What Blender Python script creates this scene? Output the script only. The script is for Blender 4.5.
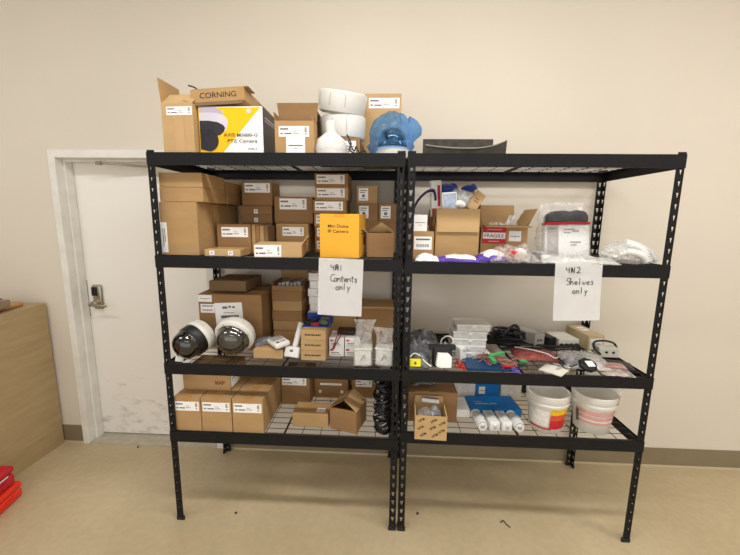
import bpy, bmesh, math, random
from mathutils import Vector, Matrix, Euler, noise
for o in list(bpy.data.objects): bpy.data.objects.remove(o)
sc = bpy.context.scene
COL = sc.collection
PI = math.pi
def R(d): return math.radians(d)

# ------------------------------------------------------------------ camera
cam_d = bpy.data.cameras.new('camera'); cam = bpy.data.objects.new('camera', cam_d); COL.objects.link(cam)
yaw, pitch, roll = -0.0448, 0.1617, 0.0124
fwd = Vector((math.sin(yaw)*math.cos(pitch), math.cos(yaw)*math.cos(pitch), -math.sin(pitch)))
rt = Vector((math.cos(yaw), -math.sin(yaw), 0)); up = rt.cross(fwd)
r2 = math.cos(roll)*rt + math.sin(roll)*up; u2 = -math.sin(roll)*rt + math.cos(roll)*up
m = Matrix((r2, u2, -fwd)).transposed().to_4x4(); m.translation = Vector((-0.0844, -1.7122, 1.6759))
cam.matrix_world = m
cam_d.sensor_width = 36; cam_d.lens = 358.14/740*36; cam_d.clip_start = .05
sc.camera = cam
# ------------------------------------------------------------------ light
sc.view_settings.view_transform = 'Standard'; sc.view_settings.look = 'None'
sc.view_settings.gamma = 1; sc.view_settings.exposure = 0.0; sc.view_settings.use_curve_mapping = False
w = bpy.data.worlds.new('world'); sc.world = w; w.use_nodes = True
w.node_tree.nodes['Background'].inputs[0].default_value = (1.0, .985, .965, 1)
w.node_tree.nodes['Background'].inputs[1].default_value = 1.5
def area(name, loc, sx, sy, power, color=(1, .97, .93)):
    d = bpy.data.lights.new(name, 'AREA'); d.shape = 'RECTANGLE'; d.size = sx; d.size_y = sy
    d.energy = power; d.color = color
    o = bpy.data.objects.new(name, d); COL.objects.link(o); o.location = loc
    return o
area('ceiling_lamp', (0.1, -0.95, 3.38), 2.4, .20, 50)
area('ceiling_lamp', (-2.9, -1.1, 3.38), 1.2, .3, 19, (.96, .98, 1))
area('ceiling_lamp', (2.9, -1.1, 3.38), 1.2, .3, 33)
area('ceiling_lamp', (0.1, -3.0, 3.38), 2.4, .4, 16)

# ------------------------------------------------------------------ materials
def lin(h):
    h = h.lstrip('#'); c = [int(h[i:i+2], 16)/255 for i in (0, 2, 4)]
    return [x/12.92 if x <= .04045 else ((x+.055)/1.055)**2.4 for x in c]
def nodes(name):
    m = bpy.data.materials.new(name); m.use_nodes = True
    nt = m.node_tree; return m, nt, nt.nodes['Principled BSDF']
def mat(name, c, rough=.6, metal=0, var=.06, scale=12, stretch=(1, 1, 1), bump=0, bscale=60, c2=None, spec=.5, trans=0, coat=0, ior=1.45):
    m, nt, b = nodes(name)
    c = lin(c)
    tc = nt.nodes.new('ShaderNodeTexCoord'); mp = nt.nodes.new('ShaderNodeMapping'); mp.inputs['Scale'].default_value = stretch
    nt.links.new(tc.outputs['Object'], mp.inputs[0])
    n = nt.nodes.new('ShaderNodeTexNoise'); n.inputs['Scale'].default_value = scale; n.inputs['Detail'].default_value = 4
    nt.links.new(mp.outputs[0], n.inputs[0])
    cr = nt.nodes.new('ShaderNodeValToRGB'); cr.color_ramp.elements[0].position = .3; cr.color_ramp.elements[1].position = .7
    ca = lin(c2) if c2 else [x*(1-var) for x in c]
    cb = c if c2 else [min(1, x*(1+var)) for x in c]
    cr.color_ramp.elements[0].color = (*ca, 1); cr.color_ramp.elements[1].color = (*cb, 1)
    nt.links.new(n.outputs[0], cr.inputs[0]); nt.links.new(cr.outputs[0], b.inputs['Base Color'])
    b.inputs['Roughness'].default_value = rough; b.inputs['Metallic'].default_value = metal
    b.inputs['Specular IOR Level'].default_value = spec
    b.inputs['Transmission Weight'].default_value = trans; b.inputs['Coat Weight'].default_value = coat
    b.inputs['IOR'].default_value = ior
    if bump:
        n2 = nt.nodes.new('ShaderNodeTexNoise'); n2.inputs['Scale'].default_value = bscale; n2.inputs['Detail'].default_value = 5
        nt.links.new(mp.outputs[0], n2.inputs[0])
        bp = nt.nodes.new('ShaderNodeBump'); bp.inputs['Strength'].default_value = bump; bp.inputs['Distance'].default_value = .004
        nt.links.new(n2.outputs[0], bp.inputs['Height']); nt.links.new(bp.outputs[0], b.inputs['Normal'])
    return m
def film(name, c, opac=.35, rough=.18, scale=30, var=.12):
    """thin clear or tinted plastic film: part see-through, part glossy"""
    m, nt, b = nodes(name)
    b.inputs['Base Color'].default_value = (*lin(c), 1); b.inputs['Roughness'].default_value = rough
    b.inputs['Specular IOR Level'].default_value = .9
    tr = nt.nodes.new('ShaderNodeBsdfTransparent'); tr.inputs[0].default_value = (*[.35+.65*x for x in lin(c)], 1)
    mx = nt.nodes.new('ShaderNodeMixShader')
    tc = nt.nodes.new('ShaderNodeTexCoord')
    n = nt.nodes.new('ShaderNodeTexNoise'); n.inputs['Scale'].default_value = scale; n.inputs['Detail'].default_value = 5; n.inputs['Distortion'].default_value = 1.5
    nt.links.new(tc.outputs['Object'], n.inputs[0])
    mr = nt.nodes.new('ShaderNodeMapRange'); mr.inputs[1].default_value = .3; mr.inputs[2].default_value = .7
    mr.inputs[3].default_value = max(0.02, opac-var); mr.inputs[4].default_value = min(1, opac+var)
    nt.links.new(n.outputs[0], mr.inputs[0]); nt.links.new(mr.outputs[0], mx.inputs[0])
    nt.links.new(tr.outputs[0], mx.inputs[1]); nt.links.new(b.outputs[0], mx.inputs[2])
    bp = nt.nodes.new('ShaderNodeBump'); bp.inputs['Strength'].default_value = .5; bp.inputs['Distance'].default_value = .006
    nt.links.new(n.outputs[0], bp.inputs['Height']); nt.links.new(bp.outputs[0], b.inputs['Normal'])
    nt.links.new(mx.outputs[0], nt.nodes['Material Output'].inputs[0])
    return m
M = {}
M['wall'] = mat('painted_wall', '#DDD5C7', .75, var=.025, scale=1.3, bump=.12, bscale=90)
M['ceil'] = mat('ceiling_paint', '#E2DFD8', .9)
M['trim'] = mat('white_trim_paint', '#F0EFEA', .45, var=.05, scale=9, c2='#E2E0D9')
M['base'] = mat('taupe_rubber', '#877A61', .5, var=.06)
M['base_light'] = mat('caulk_strip', '#C9BC9F', .7)
M['kraft'] = mat('kraft_cardboard', '#B18F62', .82, var=.07, scale=7, stretch=(1, 1, 3))
M['kraft2'] = mat('light_cardboard', '#C2A172', .82, var=.06, scale=6, stretch=(1, 1, 3))
M['kraft3'] = mat('brown_cardboard', '#96734C', .82, var=.08, scale=6, stretch=(1, 1, 3))
M['kraft4'] = mat('dull_cardboard', '#7C6346', .85, var=.08, scale=6)
M['inner'] = mat('cardboard_inside', '#B58A5A', .88, var=.06, scale=40, stretch=(6, 1, 1))
M['tape'] = mat('packing_tape', '#B58B57', .28, var=.03)
M['ctape'] = mat('clear_tape', '#C7A477', .2, var=.03)
M['black'] = mat('black_powder_coat', '#141416', .5, var=.2, scale=40, bump=.05, spec=.28)
M['wire'] = mat('black_wire', '#2B2826', .45, var=.1)
M['foot'] = mat('black_plastic_foot', '#1E1D1D', .6)
M['white'] = mat('white_paper', '#F8F8F8', .7, var=.015)
M['print'] = mat('grey_print', '#6B6965', .7)
M['ink'] = mat('black_marker_ink', '#1D1D20', .6)
M['inkb'] = mat('printed_black', '#2A2420', .7)
M['yellow'] = mat('yellow_card', '#F2B233', .6, var=.03)
M['axyellow'] = mat('glossy_yellow_print', '#FFC400', .35, var=.02)
M['plwhite'] = mat('white_plastic', '#E6E6E2', .35, var=.02)
M['plcream'] = mat('offwhite_plastic', '#DEDCD2', .38, var=.03)
M['plgrey'] = mat('grey_plastic', '#A9A6A2', .5, var=.05)
M['smoke'] = mat('smoked_dome', '#0E0E10', .06, var=.05, spec=.8, coat=.8)
M['smoke2'] = mat('tinted_dome', '#34332F', .05, var=.3, scale=9, spec=.9, coat=.9)
M['blackpl'] = mat('black_plastic', '#17171A', .45)
M['rubber'] = mat('dusty_black_rubber', '#34302B', .7, var=.3, scale=30, c2='#4C463E')
M['chrome'] = mat('satin_nickel', '#B4ADA0', .3, metal=1)
M['red'] = mat('red_plastic', '#C4132B', .4, var=.06)
M['orange'] = mat('orange_red_plastic', '#F4361B', .4, var=.06)
M['redprint'] = mat('red_print', '#C2262E', .6)
M['pink'] = mat('faded_red_print', '#D8A39E', .6, var=.08, scale=30)
M['blue'] = mat('bright_blue_card', '#0A78C8', .45, var=.05)
M['navy'] = mat('navy_blue_plastic', '#1B3C94', .45)
M['deepblue'] = mat('blue_box', '#0C3C68', .45)
M['purple'] = mat('purple_print', '#5A3AA8', .5)
M['green'] = mat('green_plastic', '#4FA862', .45)
M['ygreen'] = mat('bright_yellow_plastic', '#E8E010', .45)
M['clear'] = film('clear_film', '#F4F4F3', .20, .16, 25, .16)
M['clear_thin'] = film('thin_clear_film', '#F4F4F3', .10, .12, 25, .08)
M['clear_crisp'] = film('crisp_clear_film', '#F6F6F6', .22, .12, 11, .18)
M['clear_dense'] = film('milky_film', '#F0F0EF', .42, .2, 25, .2)
M['clear_grey'] = film('grey_antistatic_film', '#8E9095', .55, .15, 25, .2)
M['clear_pink'] = film('pinkish_film', '#F3EAE6', .26, .18, 25, .2)
M['bluefilm'] = film('blue_film', '#78BCF8', .17, .10, 22, .13)
M['clearplastic'] = film('frosted_plastic', '#F4F6F7', .62, .25, 20, .1)
M['bucket'] = mat('translucent_bucket', '#E9E7DF', .38, var=.02)
m, nt, b = nodes('milky_tub_plastic'); M['bucket'] = m
b.inputs['Base Color'].default_value = (*lin('#FBFAF6'), 1); b.inputs['Roughness'].default_value = .35
tl_ = nt.nodes.new('ShaderNodeBsdfTranslucent'); tl_.inputs[0].default_value = (*lin('#FFFFFA'), 1)
mx = nt.nodes.new('ShaderNodeMixShader'); mx.inputs[0].default_value = .45
nt.links.new(b.outputs[0], mx.inputs[1]); nt.links.new(tl_.outputs[0], mx.inputs[2]); nt.links.new(mx.outputs[0], nt.nodes['Material Output'].inputs[0])
M['fabric'] = mat('dark_packing', '#3B3F4C', .8, var=.3, scale=30)
M['wiremix'] = mat('copper_red_wire', '#A03A33', .5)

# floor: worn tan concrete
m, nt, b = nodes('tan_concrete'); M['floor'] = m
tc = nt.nodes.new('ShaderNodeTexCoord')
n1 = nt.nodes.new('ShaderNodeTexNoise'); n1.inputs['Scale'].default_value = 1.4; n1.inputs['Detail'].default_value = 8
n2 = nt.nodes.new('ShaderNodeTexNoise'); n2.inputs['Scale'].default_value = 26; n2.inputs['Detail'].default_value = 6
v = nt.nodes.new('ShaderNodeTexVoronoi'); v.inputs['Scale'].default_value = 5.5
for n in (n1, n2, v): nt.links.new(tc.outputs['Object'], n.inputs['Vector'])
cr = nt.nodes.new('ShaderNodeValToRGB'); e = cr.color_ramp.elements
e[0].position = .3; e[0].color = (*lin('#C0AE8A'), 1); e[1].position = .72; e[1].color = (*lin('#D6C5A2'), 1)
nt.links.new(n1.outputs[0], cr.inputs[0])
mx = nt.nodes.new('ShaderNodeMixRGB'); mx.blend_type = 'MULTIPLY'; mx.inputs[0].default_value = .25
nt.links.new(cr.outputs[0], mx.inputs[1]); nt.links.new(n2.outputs[0], mx.inputs[2])
sp = nt.nodes.new('ShaderNodeValToRGB'); sp.color_ramp.elements[0].position = .012; sp.color_ramp.elements[1].position = .03
sp.color_ramp.elements[0].color = (*lin('#DCCBA6'), 1); sp.color_ramp.elements[1].color = (0, 0, 0, 1)
nt.links.new(v.outputs['Distance'], sp.inputs[0])
ad = nt.nodes.new('ShaderNodeMixRGB'); ad.blend_type = 'LIGHTEN'; ad.inputs[0].default_value = 1
nt.links.new(mx.outputs[0], ad.inputs[1]); nt.links.new(sp.outputs[0], ad.inputs[2])
nt.links.new(ad.outputs[0], b.inputs['Base Color']); b.inputs['Roughness'].default_value = .48
# door: white paint, grubby low down
m, nt, b = nodes('scuffed_white_door'); M['door'] = m
tc = nt.nodes.new('ShaderNodeTexCoord')
sx = nt.nodes.new('ShaderNodeSeparateXYZ'); nt.links.new(tc.outputs['Object'], sx.inputs[0])
n1 = nt.nodes.new('ShaderNodeTexNoise'); n1.inputs['Scale'].default_value = 7; n1.inputs['Detail'].default_value = 9; n1.inputs['Roughness'].default_value = .75
mp = nt.nodes.new('ShaderNodeMapping'); mp.inputs['Scale'].default_value = (1, 1, 2.2)
nt.links.new(tc.outputs['Object'], mp.inputs[0]); nt.links.new(mp.outputs[0], n1.inputs[0])
mr = nt.nodes.new('ShaderNodeMapRange'); mr.inputs[1].default_value = .8; mr.inputs[2].default_value = .0; mr.inputs[3].default_value = .0; mr.inputs[4].default_value = .19
nt.links.new(sx.outputs['Z'], mr.inputs[0])
a = nt.nodes.new('ShaderNodeMath'); a.operation = 'ADD'; nt.links.new(n1.outputs[0], a.inputs[0]); nt.links.new(mr.outputs[0], a.inputs[1])
cr = nt.nodes.new('ShaderNodeValToRGB'); e = cr.color_ramp.elements
e[0].position = .66; e[0].color = (*lin('#F0EDE6'), 1); e[1].position = .98; e[1].color = (*lin('#8B8478'), 1)
nt.links.new(a.outputs[0], cr.inputs[0]); nt.links.new(cr.outputs[0], b.inputs['Base Color']); b.inputs['Roughness'].default_value = .5
# plywood
m, nt, b = nodes('plywood'); M['ply'] = m
tc = nt.nodes.new('ShaderNodeTexCoord'); mp = nt.nodes.new('ShaderNodeMapping'); mp.inputs['Scale'].default_value = (1, 1.2, 9)
mp.inputs['Rotation'].default_value = (R(12), 0, 0)
n1 = nt.nodes.new('ShaderNodeTexNoise'); n1.inputs['Scale'].default_value = 2.4; n1.inputs['Detail'].default_value = 6; n1.inputs['Distortion'].default_value = .6
nt.links.new(tc.outputs['Object'], mp.inputs[0]); nt.links.new(mp.outputs[0], n1.inputs[0])
cr = nt.nodes.new('ShaderNodeValToRGB'); e = cr.color_ramp.elements
e[0].position = .3; e[0].color = (*lin('#A9926A'), 1); e[1].position = .7; e[1].color = (*lin('#B7A27A'), 1)
nt.links.new(n1.outputs[0], cr.inputs[0]); nt.links.new(cr.outputs[0], b.inputs['Base Color']); b.inputs['Roughness'].default_value = .6

# ------------------------------------------------------------------ mesh helpers
class MB:
    def __init__(s): s.bm = bmesh.new()
    def box(s, x0, x1, y0, y1, z0, z1, T=None):
        vs = [s.bm.verts.new((x, y, z)) for x in (x0, x1) for y in (y0, y1) for z in (z0, z1)]
        for f in ((0, 1, 3, 2), (4, 6, 7, 5), (0, 4, 5, 1), (2, 3, 7, 6), (0, 2, 6, 4), (1, 5, 7, 3)):
            s.bm.faces.new([vs[i] for i in f])
        if T: bmesh.ops.transform(s.bm, matrix=T, verts=vs)
        return vs
    def bevel(s, r, seg=2):
        bmesh.ops.bevel(s.bm, geom=list(s.bm.edges), offset=r, segments=seg, profile=.5, affect='EDGES')
    def poly(s, pts, h, T=None):
        """prism: 2D outline pts in xz (y = 0..h)"""
        a = [s.bm.verts.new((p[0], 0, p[1])) for p in pts]; c = [s.bm.verts.new((p[0], h, p[1])) for p in pts]
        n = len(pts)
        s.bm.faces.new(a); s.bm.faces.new(c[::-1])
        for i in range(n): s.bm.faces.new((a[i], c[i], c[(i+1) % n], a[(i+1) % n]))
        if T: bmesh.ops.transform(s.bm, matrix=T, verts=a+c)
    def lathe(s, prof, n=40, T=None, a0=0, a1=2*PI):
        rings = []; full = abs(a1-a0-2*PI) < 1e-6; k = n if full else n+1
        for r, z in prof:
            rings.append([s.bm.verts.new((r*math.cos(a0+(a1-a0)*i/n), r*math.sin(a0+(a1-a0)*i/n), z)) for i in range(k)])
        for A, B in zip(rings, rings[1:]):
            for i in range(n if full else n):
                j = (i+1) % k
                try: s.bm.faces.new((A[i], A[j], B[j], B[i]))
                except ValueError: pass
        vs = [v for q in rings for v in q]
        if T: bmesh.ops.transform(s.bm, matrix=T, verts=vs)
        bmesh.ops.remove_doubles(s.bm, verts=vs, dist=1e-5)
    def tube(s, pts, r, n=8, smooth=4, flat=1):
        P = [Vector(p) for p in pts]
        if smooth and len(P) > 2:
            Q = []
            for i in range(len(P)-1):
                p0 = P[max(i-1, 0)]; p1 = P[i]; p2 = P[i+1]; p3 = P[min(i+2, len(P)-1)]
                for k in range(smooth):
                    t = k/smooth
                    Q.append(.5*((2*p1)+(p2-p0)*t+(2*p0-5*p1+4*p2-p3)*t*t+(3*p1-p0-3*p2+p3)*t**3))
            Q.append(P[-1]); P = Q
        rings = []; nrm = None
        for i, p in enumerate(P):
            d = (P[min(i+1, len(P)-1)]-P[max(i-1, 0)])
            if d.length < 1e-9: d = Vector((1, 0, 0))
            d.normalize()
            if nrm is None: nrm = d.orthogonal().normalized()
            nrm = (nrm - d*nrm.dot(d)); nrm = nrm.normalized() if nrm.length > 1e-6 else d.orthogonal().normalized()
            bn = d.cross(nrm)
            rings.append([s.bm.verts.new(p+nrm*r*math.cos(2*PI*k/n)+bn*r*flat*math.sin(2*PI*k/n)) for k in range(n)])
        for A, B in zip(rings, rings[1:]):
            for k in range(n): s.bm.faces.new((A[k], A[(k+1) % n], B[(k+1) % n], B[k]))
        s.bm.faces.new(rings[0][::-1]); s.bm.faces.new(rings[-1])
    def build(s, name, m, parent=None, smooth=False, T=None):
        if T: bmesh.ops.transform(s.bm, matrix=T, verts=list(s.bm.verts))
        bmesh.ops.recalc_face_normals(s.bm, faces=list(s.bm.faces))
        me = bpy.data.meshes.new(name); s.bm.to_mesh(me); s.bm.free()
        if smooth:
            for p in me.polygons: p.use_smooth = True
            try: me.set_sharp_from_angle(angle=R(40))
            except Exception: pass
        o = bpy.data.objects.new(name, me); COL.objects.link(o)
        me.materials.append(M[m] if isinstance(m, str) else m)
        if parent: o.parent = parent
        return o
def tag(o, label=None, cat=None, group=None, kind=None):
    if label: o['label'] = label
    if cat: o['category'] = cat
    if group: o['group'] = group
    if kind: o['kind'] = kind
    return o
def empty(name, loc, label, cat, group=None, rot=(0, 0, 0)):
    o = bpy.data.objects.new(name, None); COL.objects.link(o); o.empty_display_size = .05
    o.location = loc; o.rotation_euler = rot
    return tag(o, label, cat, group)
def single(o, loc, label, cat, group=None, rot=(0, 0, 0)):
    o.location = loc; o.rotation_euler = rot; return tag(o, label, cat, group)
def struct(mb, name, m): return tag(mb.build(name, m), kind='structure')
def copy_tree(o, parent=None):
    c = o.copy(); COL.objects.link(c)
    if parent: c.parent = parent
    for ch in list(o.children): copy_tree(ch, c)
    return c
def text_mesh(name, s, m, height, parent, T, width=None, bold=0, shear=0):
    cu = bpy.data.curves.new(name, 'FONT'); cu.body = s; cu.size = 1; cu.extrude = .0; cu.offset = bold; cu.shear = shear
    cu.align_x = 'LEFT'; cu.resolution_u = 6
    t = bpy.data.objects.new(name, cu); COL.objects.link(t)
    bpy.context.view_layer.update()
    me = bpy.data.meshes.new_from_object(t.evaluated_get(bpy.context.evaluated_depsgraph_get()))
    bpy.data.objects.remove(t); bpy.data.curves.remove(cu)
    xs = [v.co.x for v in me.vertices]; ys = [v.co.y for v in me.vertices]
    sy = height/(max(ys)-min(ys)); sx = width/(max(xs)-min(xs)) if width else sy
    x0, y0 = min(xs), min(ys)
    for v in me.vertices: v.co = T @ Vector(((v.co.x-x0)*sx, (v.co.y-y0)*sy, .0006))
    me.materials.clear(); me.materials.append(M[m])
    o = bpy.data.objects.new(name, me); COL.objects.link(o); o.parent = parent
    return o
def face_T(face, w, d, h):
    """frame of a carton's face: u to the right, v up, n outwards"""
    if face == 'F': o, u, v, n = (-w/2, -d/2, 0), (1, 0, 0), (0, 0, 1), (0, -1, 0)
    elif face == 'R': o, u, v, n = (w/2, -d/2, 0), (0, 1, 0), (0, 0, 1), (1, 0, 0)
    elif face == 'L': o, u, v, n = (-w/2, d/2, 0), (0, -1, 0), (0, 0, 1), (-1, 0, 0)
    else: o, u, v, n = (-w/2, -d/2, h), (1, 0, 0), (0, 1, 0), (0, 0, 1)
    mm = Matrix((u, v, n)).transposed().to_4x4(); mm.translation = Vector(o); return mm
rnd = random.Random(7)
def label_on(root, T, u0, v0, u1, v1, style='wide', name='shipping_label', m='white', n0=0):
    mb = MB(); mb.box(u0, u1, v0, v1, n0, n0+.0007)
    lb = mb.build(name, m, root, T=T)
    p = MB(); W, H = u1-u0, v1-v0; n = n0+.0009
    def bar(a, b, c, d): p.box(u0+a*W, u0+b*W, v0+c*H, v0+d*H, n, n+.0002)
    if style == 'wide':
        bar(.04, .32, .66, .80); bar(.05, .14, .24, .36); bar(.18, .42, .24, .36); bar(.46, .66, .30, .36); bar(.46, .60, .50, .54)
        for k in range(4): bar(.85, .93, .46+.11*k, .53+.11*k)
        bar(.87, .92, .2, .32)
    elif style == 'square':
        bar(.15, .85, .78, .86); bar(.15, .7, .62, .68); bar(.35, .65, .28, .5); bar(.2, .8, .12, .17)
    elif style == 'bar':
        bar(.1, .9, .72, .84)
        for k in range(11): bar(.12+.07*k, .12+.07*k+.03+.015*(k % 2), .2, .42)
    elif style == 'plain': bar(.12, .88, .45, .52); bar(.4, .6, .3, .33)
    elif style == 'logo': bar(.28, .46, .74, .84); bar(.5, .6, .78, .86); bar(.64, .74, .76, .84); bar(.2, .85, .32, .44); bar(.3, .7, .55, .57)
    elif style == 'red': bar(.06, .94, .62, .7)
    elif style == 'tag': bar(.3, .42, .2, .8); bar(.58, .7, .35, .8)
    elif style == 'box3': bar(.08, .36, .7, .82); bar(.42, .9, .55, .6); bar(.35, .85, .3, .36); bar(.4, .8, .15, .19)
    o = p.build('label_print', 'print', lb, T=T)
    return lb
def flap_mesh(name, root, m, side, w, d, h, length, ang, t=.004, inset=0, notch=0):
    """flap hinged on one top edge; ang 0 = closed flat, 90 = upright, 180 = folded out flat"""
    L = (w if side in 'FB' else d) - 2*inset - .004
    mb = MB(); a = L/2
    mb.poly([(-a, 0), (a, 0), (a-notch, length), (-a+notch, length)], t)
    # flap lies in local x / z, hinge on x axis; rotate so ang 0 lies inward
    T0 = Matrix.Rotation(R(ang)-PI/2, 4, 'X')
    if side == 'F': T = Matrix.Translation((0, -d/2, h)) @ T0
    elif side == 'B': T = Matrix.Translation((0, d/2, h)) @ Matrix.Rotation(PI, 4, 'Z') @ T0
    elif side == 'L': T = Matrix.Translation((-w/2, 0, h)) @ Matrix.Rotation(-PI/2, 4, 'Z') @ T0
    else: T = Matrix.Translation((w/2, 0, h)) @ Matrix.Rotation(PI/2, 4, 'Z') @ T0
    return mb.build(name, m, root, T=T)
def carton(label, x0, x1, y0, d, z0, h, m='kraft', name='cardboard_box', rot=0, group=None, labels=(), flaps=None, tape='F', cat='box', tilt=None, side_m=None, t=.0045, seam=True):
    w = x1-x0
    root = empty(name, ((x0+x1)/2, y0+d/2, z0), label, cat, group, rot=tilt if tilt else (0, 0, R(rot)))
    mb = MB()
    if flaps is None:
        mb.box(-w/2, w/2, -d/2, d/2, 0, h); mb.bevel(min(.0022, h*.08), 2)
        mb.build('carton_body', m, root)
        if tape == 'F':
            tp = MB(); k = min(.024, d*.18)
            tp.box(-w/2+.001, w/2-.001, -k, k, h, h+.0006); tp.box(w/2, w/2+.0006, -k, k, h*.55, h)
            tp.build('packing_tape', 'tape', root)
        elif tape == 'D':
            tp = MB(); k = min(.024, w*.18)
            tp.box(-k, k, -d/2+.001, d/2-.001, h, h+.0006); tp.box(-k, k, -d/2-.0006, -d/2, h*.72, h)
            tp.build('packing_tape', 'tape', root)
    else:
        mb.box(-w/2, w/2, -d/2, -d/2+t, 0, h); mb.box(-w/2, w/2, d/2-t, d/2, 0, h)
        mb.box(-w/2, -w/2+t, -d/2+t, d/2-t, 0, h); mb.box(w/2-t, w/2, -d/2+t, d/2-t, 0, h)
        mb.box(-w/2+t, w/2-t, -d/2+t, d/2-t, 0, t)
        mb.build('carton_body', m, root)
        for f in flaps:
            side, ln, an = f[:3]; fm = f[3] if len(f) > 3 else m; nt_ = f[4] if len(f) > 4 else .004
            flap_mesh('flap', root, fm, side, w, d, h, ln, an, t=t*.8, notch=nt_)
    for L in labels:
        face, u0, v0, u1, v1, st = L[:6]
        fw = w if face in 'FT' else d
        fh = h if face != 'T' else d
        T = face_T(face, w, d, h)
        label_on(root, T, u0*fw, v0*fh, u1*fw, v1*fh, st, m=(L[6] if len(L) > 6 else 'white'))
    return root
def pillow(name, m, parent, w, d, h, seed=0, amp=.35, n=22, edge=.6, flatbottom=True, freq=14, smooth=False, T=None):
    """crumpled pouch: w along x, d along y, lies on z = 0"""
    bm = bmesh.new(); top = []; bot = []
    for j in range(n+1):
        for i in range(n+1):
            u, v = i/n*2-1, j/n*2-1
            e = max(0, (1-abs(u)**3.2))*max(0, (1-abs(v)**3.2)); e = e**edge
            wob = 1+.07*noise.noise(Vector((u*2.3+seed, v*2.3, seed*.7)))
            x, y = u*w/2*wob, v*d/2*wob
            q = Vector((x*freq+seed*3.1, y*freq, seed*1.7))
            nz = abs(noise.noise(q))*1.2+abs(noise.noise(q*2.3))*.7-.35
            z = h*(.12+.88*e)*(1+amp*nz)
            edge_lift = h*.22*abs(noise.noise(Vector((x*20+seed, y*20, 3))))*(1-e)
            top.append(bm.verts.new((x, y, max(.0015, z+edge_lift))))
            bot.append(bm.verts.new((x*.97, y*.97, (edge_lift if e < .02 else 0)+0.0)))
    k = n+1
    for j in range(n):
        for i in range(n):
            a = j*k+i
            bm.faces.new((top[a], top[a+1], top[a+k+1], top[a+k])); bm.faces.new((bot[a], bot[a+k], bot[a+k+1], bot[a+1]))
    def rim(seq):
        for a, b2 in zip(seq, seq[1:]):
            try: bm.faces.new((top[a], bot[a], bot[b2], top[b2]))
            except ValueError: pass
    rim([i for i in range(k)]); rim([n*k+i for i in range(n, -1, -1)])
    rim([j*k+n for j in range(k)]); rim([j*k for j in range(n, -1, -1)])
    mb = MB(); mb.bm.free(); mb.bm = bm
    return mb.build(name, m, parent, smooth=smooth, T=T)
def blob(name, m, parent, rx, ry, rz, c=(0, 0, 0), amp=.12, freq=9, seed=0, sub=4, flat=None, smooth=False, taper=0):
    bm = bmesh.new(); bmesh.ops.create_icosphere(bm, subdivisions=sub, radius=1)
    for v in bm.verts:
        p = v.co.copy(); q = Vector((p.x*rx, p.y*ry, p.z*rz))
        s = 1+amp*(abs(noise.noise(q*freq*10/6+Vector((seed*5, seed, 0))))*2-.5+.5*abs(noise.noise(q*freq*4+Vector((seed, 0, 0)))))
        k = 1-taper*(p.z+1)/2
        v.co = Vector((q.x*s*k, q.y*s*k, q.z*s))
        if flat is not None and v.co.z < flat: v.co.z = flat
        v.co += Vector(c)
    mb = MB(); mb.bm.free(); mb.bm = bm
    return mb.build(name, m, parent, smooth=smooth)

# ------------------------------------------------------------------ room
WY = .641
mb = MB(); mb.box(-5, 5, -6, WY+.35, -.1, 0); struct(mb, 'floor', 'floor')
DX0, DX1, DH = -2.272, -1.292, 2.052
mb = MB(); mb.box(-5, DX0, WY, WY+.16, 0, 3.5); mb.box(DX1, 5, WY, WY+.16, 0, 3.5); mb.box(DX0, DX1, WY, WY+.16, DH, 3.5)
struct(mb, 'wall_back', 'wall')
mb = MB(); mb.box(-5.1, -5, -6, WY+.16, 0, 3.5); struct(mb, 'wall_left', 'wall')
mb = MB(); mb.box(5, 5.1, -6, WY+.16, 0, 3.5); struct(mb, 'wall_right', 'wall')
mb = MB(); mb.box(-5.1, 5.1, -6, WY+.16, 3.5, 3.6); struct(mb, 'ceiling', 'ceil')
mb = MB(); mb.box(-1.249, 5, WY-.006, WY, .002, .136); struct(mb, 'baseboard_right', 'base')
mb = MB(); mb.box(-5, DX0-.043, WY-.006, WY, .002, .136); struct(mb, 'baseboard_left', 'base')
mb = MB(); mb.box(-1.249, 5, WY-.012, WY-.006, 0, .010); mb.box(-5, DX0-.043, WY-.012, WY-.006, 0, .010); struct(mb, 'trim_floor_edge', 'base_light')
# door frame: face casing, deep jamb with a stop
mb = MB()
mb.box(DX0-.042, DX0, WY-.014, WY, 0, DH+.045); mb.box(DX1, DX1+.042, WY-.014, WY, 0, DH+.045); mb.box(DX0, DX1, WY-.014, WY, DH, DH+.045)
mb.box(DX0, DX0+.004, WY-.014, WY+.16, 0, DH); mb.box(DX1-.004, DX1, WY-.014, WY+.16, 0, DH); mb.box(DX0+.004, DX1-.004, WY-.014, WY+.16, DH-.004, DH)
mb.box(DX0+.004, DX0+.020, WY+.045, WY+.105, 0, DH-.004); mb.box(DX1-.020, DX1-.004, WY+.045, WY+.105, 0, DH-.004); mb.box(DX0+.020, DX1-.020, WY+.045, WY+.105, DH-.020, DH-.004)
mb.bevel(.0012, 1); struct(mb, 'trim_door_frame', 'trim')
mb = MB(); mb.box(DX0+.005, DX1-.005, -.0225, .0225, 0, DH-.02); mb.bevel(.002, 1)
door = mb.build('door_1', 'door'); door.location = (0, WY+.130, .014); tag(door, kind='structure')
M['sill'] = mat('worn_sill', '#B8B0A0', .6, var=.12, scale=20)
mb = MB(); mb.box(DX0+.004, DX1-.004, WY-.014, WY+.155, .0, .007); struct(mb, 'trim_door_sill', 'sill')
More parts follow.
